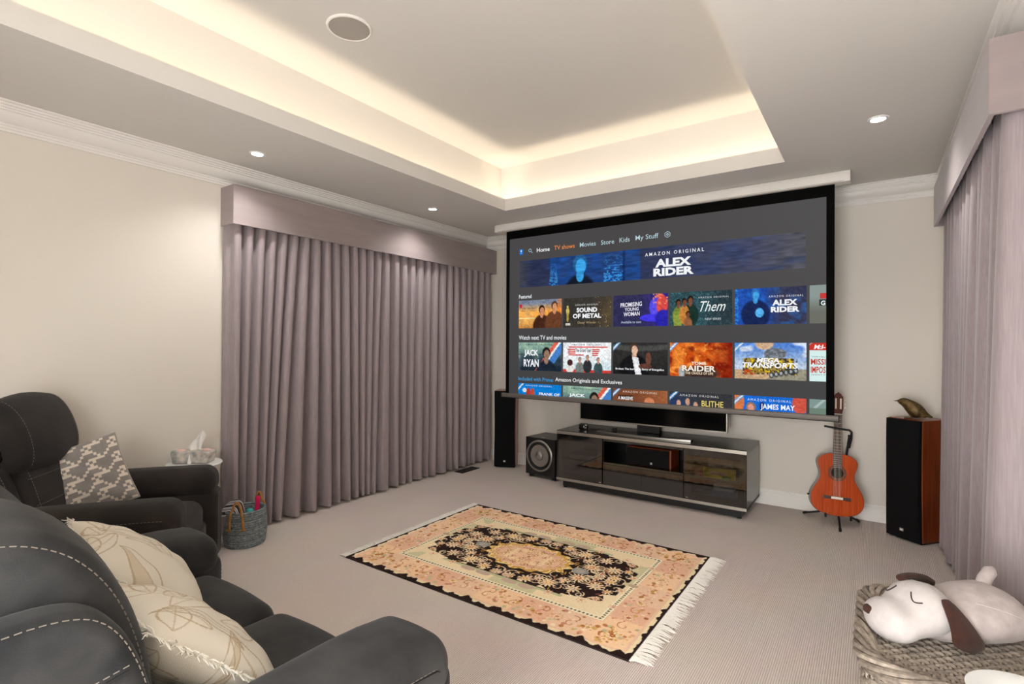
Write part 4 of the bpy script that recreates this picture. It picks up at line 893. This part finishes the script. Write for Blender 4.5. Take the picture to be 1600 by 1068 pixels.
# basket: coiled rope rings, a blanket and toys standing in it
t = empty('rope_basket', (-3.705, 2.0, 0), R(20), 'blue-grey coiled rope basket with tan loop handles by the curtain', 'basket')
M['rope'] = mat('blue_grey_rope', '#5f6b72', .9, c2='#9aa0a0', scale=70, bump=.8, bscale=160); M['rope2'] = mat('pale_rope', '#8d9698', .9, c2='#55646e', scale=60, bump=.8, bscale=160)
nr = 16
for k in range(nr):
    z = .010 + k * .0155; r = .120 + .016 * math.sin(min(1, k / nr + .15) * 2.6)
    MB().tube([(r * math.cos(a), r * math.sin(a), z + .002 * math.sin(a)) for a in np.linspace(0, 2 * math.pi, 40, endpoint=False)], .0088, 6, closed=True).build('rope_coil', 'rope' if k % 3 else 'rope2', t)
MB().lathe([(.001, .006), (.116, .006)], 32, cap=False).build('basket_base', 'rope', t)
M['tan'] = mat('tan_leather_cord', '#b98445', .7, c2='#a06c34', scale=50)
for a0 in (-1.25, 1.55):
    pts = []
    for q in np.linspace(0, 1, 22):
        an = a0 + (-.33 + .66 * q); up = math.sin(q * math.pi); z = .135 + .19 * up ** .55; r = .145 + (0.004 if z < .27 else -.01)
        pts.append((r * math.cos(an), r * math.sin(an), z))
    hd_ = MB().tube(pts, .0085, 8).build('handle', 'tan', t)
    for q in (pts[0], pts[-1]): MB().tube([(q[0] * 1.02 - .014 * math.sin(a0), q[1] * 1.02 + .014 * math.cos(a0), q[2]), (q[0] * 1.02 + .014 * math.sin(a0), q[1] * 1.02 - .014 * math.cos(a0), q[2])], .007, 6).build('handle_knot', 'tan', hd_)
def stripes():
    m, nt, b = new_mat('striped_throw'); tc = node(nt, 'ShaderNodeTexCoord'); w = node(nt, 'ShaderNodeTexWave', bands_direction='Y'); w.inputs['Scale'].default_value = 9; w.inputs['Distortion'].default_value = .4
    nt.links.new(tc.outputs['Object'], w.inputs['Vector']); r = node(nt, 'ShaderNodeValToRGB'); r.color_ramp.interpolation = 'CONSTANT'
    r.color_ramp.elements[0].color = (*S('#2b2a2e'), 1); r.color_ramp.elements[1].position = .45; r.color_ramp.elements[1].color = (*S('#d9d4d2'), 1); e = r.color_ramp.elements.new(.82); e.color = (*S('#8a8488'), 1)
    nt.links.new(w.outputs['Fac'], r.inputs[0]); nt.links.new(r.outputs[0], b.inputs['Base Color']); b.inputs['Roughness'].default_value = .95; return m
o = MB().rbox(.13, .18, .23, .035, 4, 6, (0, 0, .115), lambda x, y, z: (x + .006 * math.sin(y * 60), y, z + .03 * y / .1 + .006 * math.sin(y * 80))).build('throw_blanket', stripes(), None)
o.location = (-3.745, 1.965, .045); o.rotation_euler = (R(8), R(-10), R(25)); tag(o, 'black and white striped throw folded in the rope basket', 'blanket')
o = MB().rbox(.030, .014, .12, .005, 2, 3, (0, 0, .06)).build('plastic_toy', mat('hot_pink_plastic', '#e0185c', .4), None); o.location = (-3.66, 2.06, .206); o.rotation_euler = (0, R(4), R(35)); tag(o, 'hot pink plastic strip sticking up from the rope basket', 'toy')
o = MB().rbox(.045, .045, .05, .018, 3, 2, (0, 0, .025)).build('toy_block', mat('teal_plastic', '#35a8a0', .4), None); o.location = (-3.645, 2.0, .206); tag(o, 'small teal plastic toy beside the pink strip', 'toy')
o = MB().rbox(.12, .13, .09, .03, 3, 3, (0, 0, .045)).build('folded_cloth', mat('grey_felt', '#4c4b50', .95), None); o.location = (-3.665, 2.04, .115); tag(o, 'dark grey folded cloth in the rope basket under the pink toy', 'cloth')

# ================================================================== RUG
def rug():
    x0, x1, y0, y1 = -2.897, -.905, 2.245, 3.660; a, b = (x1 - x0) / 2, (y1 - y0) / 2
    nx, ny = 520, 370; xs = np.linspace(-a, a, nx); ys = np.linspace(-b, b, ny); X, Y = np.meshgrid(xs, ys); ax, ay = np.abs(X), np.abs(Y)
    rs = np.random.RandomState(11)
    def vn(s):                                     # value noise
        g = rs.rand(int(2 * b / s) + 3, int(2 * a / s) + 3); u = (X + a) / s; v = (Y + b) / s; i, j = u.astype(int), v.astype(int); fu, fv = u - i, v - j; fu = fu * fu * (3 - 2 * fu); fv = fv * fv * (3 - 2 * fv)
        return (g[j, i] * (1 - fu) + g[j, i + 1] * fu) * (1 - fv) + (g[j + 1, i] * (1 - fu) + g[j + 1, i + 1] * fu) * fv
    C = np.zeros((ny, nx, 3)); H3 = lambda h: np.array([int(h[i:i + 2], 16) for i in (1, 3, 5)], float)
    dark, cream, peach, ochre, rose, sage, slate, rust = map(H3, ('#2a1a18', '#e6d2ac', '#deb596', '#c99a4e', '#b9705a', '#b3b488', '#8a8e8a', '#a4582e'))
    def put(mask, c, al=1.0):
        m = np.clip(np.asarray(mask, float), 0, 1)[..., None] * al; C[:] = C * (1 - m) + c * m
    C[:] = cream
    de = np.minimum(a - ax, b - ay)                # distance to the edge
    # main border: peach cartouches on cream
    t = np.where(a - ax < b - ay, Y, X)            # coordinate along the border
    put((de > .035) & (de < .25), peach, .75 * 1.0); put((np.sin(t * 9.2) > .35) & (de > .05) & (de < .235), H3('#e9c49c'), .9)
    put((np.sin(t * 9.2 + 1.1) < -.55) & (de > .05) & (de < .235), H3('#dba98c'), .7)
    put((de > .242) & (de < .252), H3('#efe4c8')); put((de > .252) & (de < .268) & (np.sin(t * 260) > 0), H3('#4b423c'), .8); put((de > .268) & (de < .276), H3('#efe4c8'))
    put((de > .276) & (de < .335), cream); put((de > .276) & (de < .36) & (np.sin(t * 7 + .6) > .45), sage, .55)
    # field: dark, with an undulating outline and cut corners
    fx, fy = .70, .335; q = (np.maximum(ax - .40, 0) / (fx - .40)) ** 2 + np.maximum(ay - .14, 0) ** 2 / (fy - .14) ** 2
    ang = np.arctan2(ay, ax); wob = .16 * np.cos(ang * 22) + .10 * np.cos(ang * 37 + 1)
    field = (q + wob * (q > .3) < 1.0) & (ax < fx) & (ay < fy)
    put(field, dark)
    band = (np.abs(ay - .352) < .013) & (ax < .45); put(band, sage, .9); put((np.abs(ay - .337) < .004) & (ax < .43), dark)
    # flowers and scrolls, mirrored in both axes
    def rosette(cx, cy, r, n, c1, c2, c3, ph=0, m=None):
        dx, dy = ax - cx, ay - cy; rr = np.hypot(dx, dy); th = np.arctan2(dy, dx); pet = r * (.70 + .30 * np.cos(n * th + ph)); ok = 1 if m is None else m
        put((rr < pet) * ok, c1); put((rr < pet * .72) * ok, c2); put((rr < r * .30) * ok, c3); put((rr < r * .13) * ok, c1)
    def curl(cx, cy, r, turns, ph, c, w=.006, sg=1):
        dx, dy = ax - cx, ay - cy; rr = np.hypot(dx, dy); th = (np.arctan2(dy, dx) * sg + ph) % (2 * np.pi); d = np.full_like(rr, 9.)
        for k in range(turns): d = np.minimum(d, np.abs(rr - r * (th + 2 * np.pi * k) / (2 * np.pi * turns)))
        put((d < w * (.5 + .5 * rr / r)) & (rr < r), c)
    petal = H3('#e2bd92'); pale = H3('#e9d3ac')
    rnd = random.Random(3)
    for cx, cy, r, n in ((.16, .285, .052, 9), (.30, .25, .060, 12), (.46, .235, .048, 8), (.42, .09, .065, 14), (.55, .13, .055, 10), (.60, .03, .045, 9), (.05, .30, .040, 8), (.52, .02, .035, 8), (.64, .16, .034, 7), (.36, .17, .036, 7), (.23, .225, .033, 7)):
        rosette(cx, cy, r, n, pale, petal, rnd.choice((rose, ochre, rust, slate)), rnd.random() * 6)
    for k in range(42):
        cx, cy = rnd.uniform(.0, .68), rnd.uniform(.0, .33)
        if cx / .34 < 1 and cy / .23 < 1 and (cx / .34) ** 2 + (cy / .23) ** 2 < 1.05: continue
        curl(cx, cy, rnd.uniform(.03, .06), 1, rnd.random() * 6.28, rnd.choice((pale, petal, pale, H3('#cfae9a'))), .0038, rnd.choice((-1, 1)))
    for k in range(36):
        cx, cy = rnd.uniform(0, .68), rnd.uniform(0, .33); th = rnd.random() * math.pi; L, w = rnd.uniform(.014, .03), rnd.uniform(.003, .006)
        u = (ax - cx) * math.cos(th) + (ay - cy) * math.sin(th); v = -(ax - cx) * math.sin(th) + (ay - cy) * math.cos(th); put(((u / L) ** 2 + (v / w) ** 2 < 1) & field, rnd.choice((pale, petal, rose, ochre)), .9)
    # medallion with pendants
    th = np.arctan2(ay / .20, ax / .31); rr = np.hypot(ax / .31, ay / .20); ed = 1 + .06 * np.cos(th * 16)
    put(rr < ed, ochre); put((rr < ed) & (vn(.012) > .55), H3('#e8cf94')); put(rr < ed * .84, peach); put(rr < ed * .60, H3('#e9cda4')); put(rr < ed * .36, H3('#e5bd98'))
    for cx, cy, r, n in ((0, 0, .045, 8), (.10, .05, .030, 7), (.17, 0, .030, 7), (.06, .11, .028, 7), (.2, .075, .024, 6)): rosette(cx, cy, r, n, H3('#d9a67e'), pale, rust)
    for k in range(26):
        cx, cy = rnd.uniform(0, .24), rnd.uniform(0, .15); curl(cx, cy, .022, 1, rnd.random() * 6, rnd.choice((rust, rose, ochre)), .0026)
    put(((ax - .385) / .055) ** 2 + (ay / .042) ** 2 < 1, slate); put(((ax - .385) / .036) ** 2 + (ay / .026) ** 2 < 1, H3('#a59c92'))
    put(((ax - .735) / .03) ** 2 + (ay / .02) ** 2 < 1, H3('#b89e80'))
    for cx in (.10, .22): put(((ax - cx) / .055) ** 2 + ((ay - .372) / .024) ** 2 < 1, H3('#c0a692'))
    # spandrel and border motifs
    for cx, cy in ((.62, .27), (.70, .10), (.56, .33), (.74, .30), (.36, .355)): rosette(cx, cy, .030, 7, H3('#d6a988'), cream, rose)
    bo = b - .145; ao = a - .145
    for cx in (.0, .18, .36, .54, .72): rosette(cx, bo, .036, 8, H3('#cf9472'), pale, (rust, ochre, rose)[int(cx * 10) % 3]); curl(cx + .09, bo + .02, .04, 1, 1, rose, .0035); curl(cx + .09, bo - .03, .035, 1, 4, rust, .003, -1)
    for cy in (.0, .18, .36): rosette(ao, cy, .036, 8, H3('#cf9472'), pale, (rust, ochre, rose)[int(cy * 10) % 3]); curl(ao + .01, cy + .09, .04, 1, 2, rose, .0035)
    rosette(ao, bo, .05, 8, ochre, pale, rust)
    for k in range(150):
        if rnd.random() < .6: cx, cy = rnd.uniform(0, a - .06), rnd.uniform(b - .23, b - .06)
        else: cx, cy = rnd.uniform(a - .23, a - .06), rnd.uniform(0, b - .06)
        r = rnd.uniform(.006, .014); put(np.hypot(ax - cx, ay - cy) < r, rnd.choice((rose, ochre, sage, rust, H3('#d89a78'), H3('#efe0bc'))), .75)
    # scalloped dark edging
    sc = .030 + .013 * np.sin(t * 62) + .012 * np.sin(t * 27 + 1) + .006 * np.sin(t * 131)
    sh = np.where(b - ay < a - ax, 1.0, .62)
    put(de < sc * sh, dark); put((de < .014), dark)
    C[:] = np.where(C > 90, C * 1.05 + 8, C); C += (vn(.006)[..., None] - .5) * 14
    T = .009
    top = colour_grid('rug', xs, ys, lambda U, V: np.stack([U, V, np.full_like(U, T)], -1), s2l(np.clip(C, 0, 255)), attr_mat('woven_rug', rough=.95, bump=.5, bscale=260), None, smooth=False)
    top.location = ((x0 + x1) / 2, (y0 + y1) / 2, 0); tag(top, 'fringed floral rug with dark field and peach border', 'rug')
    m = MB(); m.add([(-a, -b, T), (a, -b, T), (a, b, T), (-a, b, T), (-a, -b, 0), (a, -b, 0), (a, b, 0), (-a, b, 0)], [(0, 1, 5, 4), (1, 2, 6, 5), (2, 3, 7, 6), (3, 0, 4, 7)]); m.build('rug_edge', mat('dark_selvedge', '#241715', .95), top, smooth=0)
    fm = mat('cotton_fringe', '#e6e2da', .95)
    for sg in (-1, 1):
        m = MB(); n = 300
        for k in range(n):
            y = -b + 2 * b * (k + .5) / n; L = rnd.uniform(.06, .095) * (1.1 if sg > 0 else .8); dy = rnd.uniform(-.022, .022)
            m.tube([(sg * (a - .002), y, .006), (sg * (a + L * .35), y + dy * .4, .009 + rnd.random() * .006), (sg * (a + L * .7), y + dy * .8, .006 + rnd.random() * .006), (sg * (a + L), y + dy, .003)], [.0035, .0032, .0028, .0012], 4)
        m.build('fringe', fm, top)['kind'] = 'stuff'
rug()

# ================================================================== CUSHIONS
def cushion(name, label, size, thick, c, e1, e2, paint, fringe=0, n=110, fr_sides=(0, 1, 2, 3), rough=.9):
    e1 = Vector(e1).normalized(); e2 = Vector(e2); e2 = (e2 - e1 * e2.dot(e1)).normalized(); e3 = e1.cross(e2)
    root = bpy.data.objects.new(name, None)
    us = np.linspace(-1, 1, n)
    def surf_(sg):
        def pos(U, V):
            pin = 1 - .07 * (U ** 2) * (1 - V ** 2) * 0
            k = (1 - np.abs(U) ** 2.4) ** .55 * (1 - np.abs(V) ** 2.4) ** .55
            wr = .006 * np.sin(U * 9 + V * 4) * np.cos(V * 7 - U * 3) * k
            x = U * size / 2 * (1 - .05 * (1 - V ** 2)); y = V * size / 2 * (1 - .05 * (1 - U ** 2))
            return np.stack([x, y, sg * (thick / 2 * k + wr + .001)], -1)
        return pos
    U, V = np.meshgrid(us, us); col_ = s2l(np.clip(paint(U, V), 0, 255))
    m = attr_mat(name + '_cloth', rough=rough, bump=.4, bscale=500)
    # one closed mesh: front and back
    f = colour_grid(name, us, us, surf_(1), col_, m); bk = colour_grid(name, us, us, surf_(-1), col_, m)
    bm = bmesh.new(); bm.from_mesh(bk.data); bmesh.ops.reverse_faces(bm, faces=bm.faces); bm.from_mesh(f.data); bm.to_mesh(f.data); bm.free(); bpy.data.objects.remove(bk); bpy.data.objects.remove(root)
    f.data.shade_smooth()
    Mx = Matrix((e1, e2, e3)).transposed().to_4x4(); Mx.translation = c; f.matrix_world = Mx
    tag(f, label, 'cushion')
    if fringe:
        rn = random.Random(8); mm = MB()
        for s in fr_sides:
            for k in range(120):
                q = -1 + 2 * (k + .5) / 120; k2 = .95 + .05 * q * q; L = fringe * rn.uniform(.6, 1.1); j = rn.uniform(-.006, .006)
                p = [(q, -k2), (k2, q), (q, k2), (-k2, q)][s]; d = [(0, -1), (1, 0), (0, 1), (-1, 0)][s]
                P0 = Vector((p[0] * size / 2, p[1] * size / 2, 0)); D = Vector((d[0], d[1], rn.uniform(-.5, .5)))
                mm.tube([P0, P0 + D * L * .6 + Vector((j, -j, .003)), P0 + D * L + Vector((j * 2, j, 0))], [.0026, .0022, .001], 4)
        mm.build('fringe', mat(name + '_fringe', '#e9e4d8', .95), f)['kind'] = 'stuff'
    else:
        pts = []
        for s in range(4):
            for q in np.linspace(-1, 1, 24, endpoint=False):
                k2 = .95 + .05 * q * q; pts.append({0: (q, -k2), 1: (k2, q), 2: (-q, k2), 3: (-k2, -q)}[s])
        MB().tube([(x * size / 2, y * size / 2, 0) for x, y in pts], .006, 6, closed=True).build('piping', mat('grey_piping', '#a39c96', .9), f)
    return f
def leaves(seed):
    def paint(U, V):
        rn = np.random.RandomState(seed); C = np.zeros(U.shape + (3,)) + np.array((226, 218, 203.)); tan = np.array((182, 160, 128.))
        def put(mk, c, a): m = np.clip(np.asarray(mk, float), 0, 1)[..., None] * a; C[:] = C * (1 - m) + c * m
        for k in range(15):
            cx, cy = rn.uniform(-1, 1, 2); th = rn.rand() * 6.28; L, W = rn.uniform(.25, .6), rn.uniform(.08, .2)
            u = (U - cx) * math.cos(th) + (V - cy) * math.sin(th); v = -(U - cx) * math.sin(th) + (V - cy) * math.cos(th); v = v + .25 * u * u
            e = (u / L) ** 2 + (v / W) ** 2; inside = np.abs(u) < L
            edge = np.abs(np.abs(v) - W * (1 - (u / L) ** 2)) < .010
            put(edge & inside, tan, .75); put((np.abs(v) < .007) & inside, tan, .6)
            if k % 5 == 0: put((np.abs(v) < W * (1 - (u / L) ** 2)) & inside & (v > 0), tan * 1.08, .40)
        return C
    return paint
def woven(U, V):
    C = np.zeros(U.shape + (3,)) + np.array((150, 143, 138.)); pale = np.array((222, 210, 196.)); dk = np.array((120, 116, 113.))
    q = 26; i = np.floor((U + 1) / 2 * q).astype(int); j = np.floor((V + 1) / 2 * q).astype(int)
    a, b_ = i % 8, j % 6
    m = ((b_ == 0) & (a < 5)) | ((a + b_) % 8 == 4) | ((a - b_) % 8 == 4) | ((a == 0) & (b_ == 3))
    C[m] = pale; fine = (np.sin(U * 170) * np.sin(V * 170) > .4); C[fine & ~m] = dk
    return C
ca = math.cos; sa = math.sin
def lean(yaw, tilt):
    """e1 along the bottom edge (yaw from +x), e2 up the face; the face looks to the left of e1 turned up"""
    e1 = Vector((ca(R(yaw)), sa(R(yaw)), 0)); back = Vector((sa(R(yaw)), -ca(R(yaw)), 0)); e2 = back * ca(R(tilt)) + Vector((0, 0, sa(R(tilt)))); return e1, e2
# the face's normal is e1 x e2; for a sitter-facing cushion run e1 towards -x
def place(name, label, size, thick, c, yaw, tilt, paint, fringe):
    e1 = Vector((-ca(R(yaw)), -sa(R(yaw)), 0)); fwd = Vector((-sa(R(yaw)), ca(R(yaw)), 0)); e2 = -fwd * ca(R(tilt)) + Vector((0, 0, sa(R(tilt))))
    return cushion(name, label, size, thick, c, e1, e2, paint, fringe, n=190)
place('leaf_cushion', 'cream leaf-print cushion leaning by the far sofa arm', .46, .19, (-2.10, .755, .632), -14, 41, leaves(4), .020)
place('leaf_cushion', 'cream leaf-print fringed cushion on the seat beside the rounded sofa arm', .47, .19, (-1.545, .665, .610), 2, 44, leaves(9), .026)
# woven cushion in the armchair leaning on its far arm
F_ = Vector((sa(R(37)), ca(R(37)), 0)); R_ = Vector((ca(R(37)), -sa(R(37)), 0))
e1 = F_ * .94 - R_ * .34; nrm = R_ * .94 + F_ * .34; e2 = -nrm * .34 + Vector((0, 0, .94)); e1.normalize(); e2.normalize(); e1, e2 = e1 * ca(R(17)) + e2 * sa(R(17)), e2 * ca(R(17)) - e1 * sa(R(17))
cushion('woven_cushion', 'grey and cream woven cushion propped in the armchair', .40, .12, (-3.60, 1.035, .665), e1, e2, woven, 0, n=150)

# ================================================================== WICKER TRUNK, PLATE, PLUSH DOG
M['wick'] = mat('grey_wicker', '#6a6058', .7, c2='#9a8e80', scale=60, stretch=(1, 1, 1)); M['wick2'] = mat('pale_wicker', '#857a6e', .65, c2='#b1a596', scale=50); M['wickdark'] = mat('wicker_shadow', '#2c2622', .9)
tk = empty('wicker_trunk', (.230, 2.215, 0), 0, 'grey wicker trunk with a braided rim under the plush dog', 'wicker trunk')
hx_, hy_, rc, zt = .272, .352, .15, .468
def rr_path(n, inset=0):
    """points round the rounded rectangle"""
    a, b, r = hx_ - inset, hy_ - inset, rc - inset; P = []
    segs = [((a - r), (b - r), 0), (-(a - r), (b - r), 90), (-(a - r), -(b - r), 180), ((a - r), -(b - r), 270)]
    for cx, cy, s0 in segs:
        for k in range(16): an = R(s0 + 90 * k / 15); P.append((cx + r * math.cos(an), cy + r * math.sin(an)))
    P.append(P[0]); L = [0]
    for p, q in zip(P, P[1:]): L.append(L[-1] + math.hypot(q[0] - p[0], q[1] - p[1]))
    out = []
    for k in range(n):
        t = L[-1] * k / n; i = next(i for i in range(len(L) - 1) if L[i + 1] >= t); f = (t - L[i]) / max(1e-9, L[i + 1] - L[i])
        x = P[i][0] + (P[i + 1][0] - P[i][0]) * f; y = P[i][1] + (P[i + 1][1] - P[i][1]) * f; tx, ty = P[i + 1][0] - P[i][0], P[i + 1][1] - P[i][1]; l = math.hypot(tx, ty) or 1
        out.append((x, y, ty / l, -tx / l))
    return out
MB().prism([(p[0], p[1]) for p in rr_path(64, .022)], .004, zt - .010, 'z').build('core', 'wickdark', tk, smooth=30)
m = MB(); n = 160; path = rr_path(n, .014)
for k in range(30):
    z = .012 + k * .0148; m.tube([(x + nx * .005 * math.cos(i * math.pi / 2 + k * math.pi), y + ny * .005 * math.cos(i * math.pi / 2 + k * math.pi), z) for i, (x, y, nx, ny) in enumerate(path)], .0062, 5, closed=True)
m.build('side_weave', 'wick', tk)['kind'] = 'stuff'
m = MB()
for i, (x, y, nx, ny) in enumerate(rr_path(80, .014)): m.tube([(x, y, .004), (x, y, zt - .005)], .0055, 5)
m.build('side_stakes', 'wick2', tk)['kind'] = 'stuff'
def half_w(y, ins):
    a, b, r = hx_ - ins, hy_ - ins, rc - ins; ay = abs(y)
    if ay > b: return 0
    return a if ay < b - r else a - r + math.sqrt(max(0, r * r - (ay - (b - r)) ** 2))
m = MB(); kx = 21
for k in range(34):
    y = -hy_ + .03 + k * (2 * hy_ - .06) / 33; w = half_w(y, .02)
    if w < .03: continue
    nn = int(2 * w / .0065); m.tube([(-w + 2 * w * i / nn, y, zt - .004 + .0052 * math.cos((-w + 2 * w * i / nn) / .0215 * math.pi + k * math.pi)) for i in range(nn + 1)], .0072, 5)
m.build('top_weave', 'wick', tk)['kind'] = 'stuff'
m = MB(); k = -12
for k in range(-12, 13):
    x = k * .0215
    ys_ = [y for y in np.linspace(-hy_ + .02, hy_ - .02, 60) if half_w(y, .02) > abs(x)]
    if len(ys_) > 4: m.tube([(x, y, zt - .004) for y in ys_], .0060, 5)
m.build('top_stakes', 'wick2', tk)['kind'] = 'stuff'
for s in range(7):
    n = 220; pth = rr_path(n, .018); pts = []
    for i, (x, y, nx, ny) in enumerate(pth):
        an = 2 * math.pi * s / 7 + 2 * math.pi * 5 * i / n; rr = .021; pts.append((x + nx * rr * math.cos(an) * 1.25, y + ny * rr * math.cos(an) * 1.25, zt - .004 + rr * math.sin(an)))
    MB().tube(pts, .0098, 6, closed=True).build('rim_strand', 'wick' if s % 3 else 'wick2', tk)
t = empty('dinner_plate', (.325, 1.868, zt + .030), 0, 'round white plate on the wicker trunk in front of the dog', 'plate')
MB().lathe([(.001, .006), (.06, .006), (.068, .010), (.122, .020), (.124, .022), (.120, .023), (.066, .013), (.058, .009), (.001, .009)], 48, cap=False).build('plate_dish', 'white', t)
MB().lathe([(.045, 0), (.048, .006)], 32).build('foot_ring', 'white', t)
M['plush'] = mat('pale_plush', '#a79c99', .95, c2='#b8adaa', scale=25, bump=.4, bscale=300, sheen=.15); M['plushw'] = mat('white_plush', '#b7b0ae', .95, c2='#c4bebc', scale=25, bump=.4, bscale=300, sheen=.15)
M['plushb'] = mat('brown_plush', '#2e140b', .95, c2='#3c1d11', scale=30, bump=.4, bscale=300, sheen=.08); M['thread'] = mat('dark_thread', '#3a2626', .8)
dg = empty('plush_dog', (.216, 2.245, zt + .003), R(220), 'pale plush sleeping dog with dark brown ears', 'soft toy')
def tri(lst, n=22, zf=.0):   # lst: x, z centre, half width, half height
    return MB().loft([((x, yo, max(z, zf + h)), (0, w, 0), (0, 0, h)) for x, z, w, h, yo in lst], n)
dg.scale = (.94, .94, .94)
body = tri([(-.215, .065, .012, .012, 0), (-.211, .068, .055, .042, 0), (-.20, .074, .090, .062, 0), (-.175, .084, .114, .080, 0), (-.13, .092, .128, .090, 0), (-.06, .090, .130, .088, 0), (.0, .086, .122, .082, 0), (.06, .076, .105, .070, 0), (.10, .066, .085, .056, 0), (.125, .060, .05, .034, 0), (.13, .058, .01, .01, 0)]).build('body', 'plush', dg)
head = tri([(.055, .110, .015, .015, 0), (.062, .110, .060, .050, 0), (.085, .112, .092, .074, 0), (.12, .112, .107, .083, 0), (.155, .109, .106, .083, 0), (.18, .099, .099, .076, 0), (.20, .086, .095, .065, 0), (.215, .078, .096, .061, 0), (.24, .075, .099, .065, 0), (.265, .073, .090, .060, 0), (.285, .071, .068, .047, 0), (.298, .071, .034, .026, 0), (.301, .071, .004, .004, 0)]).build('head', 'plushw', dg)
MB().rbox(.026, .040, .030, .012, 4, 2, (.288, -.038, .092)).build('nose', 'plushb', dg)
def ear(sy, pts): return MB().loft([(c, u, v) for c, u, v in pts], 14).build('ear', 'plushb', dg)
E_ = []
for q in np.linspace(0, 1, 12):
    w = .014 + .048 * q ** .8 * (1 if q < .8 else math.sqrt(max(.06, 1 - ((q - .8) / .2) ** 2))); hgt = .172 - .138 * q ** 1.1; yy = .078 + .058 * math.sin(q * math.pi * .55)
    E_.append(((.112 - .030 * q, yy, hgt), (w * 1.12, w * .05, w * .2), (0, .010 * (1 if .0 < q < .97 else .4), .006)))
MB().loft(E_, 16).build('ear', 'plushb', dg)
E_ = []
for q in np.linspace(0, 1, 12):
    w = .012 + .040 * math.sin(min(1, q) * math.pi * .62 + .05) * (1 if q < .93 else .72)
    E_.append(((.150 - .135 * q, -.060 - .045 * math.sin(q * 1.5), .188 - .055 * q ** 2), (w * .35, -w * .8, -w * .5), (.002, -.006, .010 * (1 if q < .97 else .4))))
MB().loft(E_, 16).build('ear', 'plushb', dg)
MB().tube([(-.135, -.03, .15), (-.155, -.036, .185), (-.185, -.044, .207), (-.20, -.048, .214)], [.022, .022, .021, .010], 14).build('tail', 'plush', dg)
def on_head(x, y, lift=.0015):
    L = [(.12, .112, .107, .083), (.155, .109, .106, .083), (.18, .099, .099, .076), (.20, .086, .095, .065), (.215, .078, .096, .061), (.24, .075, .099, .065), (.265, .073, .090, .060)]
    for p, q in zip(L, L[1:]):
        if p[0] <= x <= q[0]:
            f = (x - p[0]) / (q[0] - p[0]); z, w, h = (p[i] + (q[i] - p[i]) * f for i in (1, 2, 3)); return (x, y, z + h * math.sqrt(max(0, 1 - (y / w) ** 2)) + lift)
for sy in (-1, 1):
    MB().tube([on_head(.180 + .013 * math.sin(q * math.pi), -.012 + sy * (.030 + .046 * q)) for q in np.linspace(0, 1, 12)], .0022, 5).build('eye_stitch', 'thread', dg)
MB().tube([(.262 - .05 * abs(q) , .088 * math.sin(q * 1.25), .026 + .008 * q * q) for q in np.linspace(-1, 1, 16)], .0018, 5).build('mouth_stitch', 'thread', dg)
def on_body(x, y, lift=.001):
    L = [(-.19, .080, .114, .076), (-.13, .088, .128, .086), (-.06, .090, .130, .088), (.0, .086, .122, .082)]
    for p, q in zip(L, L[1:]):
        if p[0] <= x <= q[0]:
            f = (x - p[0]) / (q[0] - p[0]); z, w, h = (p[i] + (q[i] - p[i]) * f for i in (1, 2, 3)); return (x, y, z + h * math.sqrt(max(0, 1 - (y / w) ** 2)) + lift)
MB().tube([on_body(x, y) for x, y in ((-.005, .070), (-.03, .066), (-.06, .058), (-.075, .046), (-.10, .040), (-.115, .030), (-.13, .012))], .002, 5).build('back_seam', 'plushw', dg)
MB().tube([on_body(x, y) for x, y in ((-.005, .070), (-.04, .092), (-.08, .108), (-.12, .118))], .0016, 5).build('back_seam', 'plushw', dg)
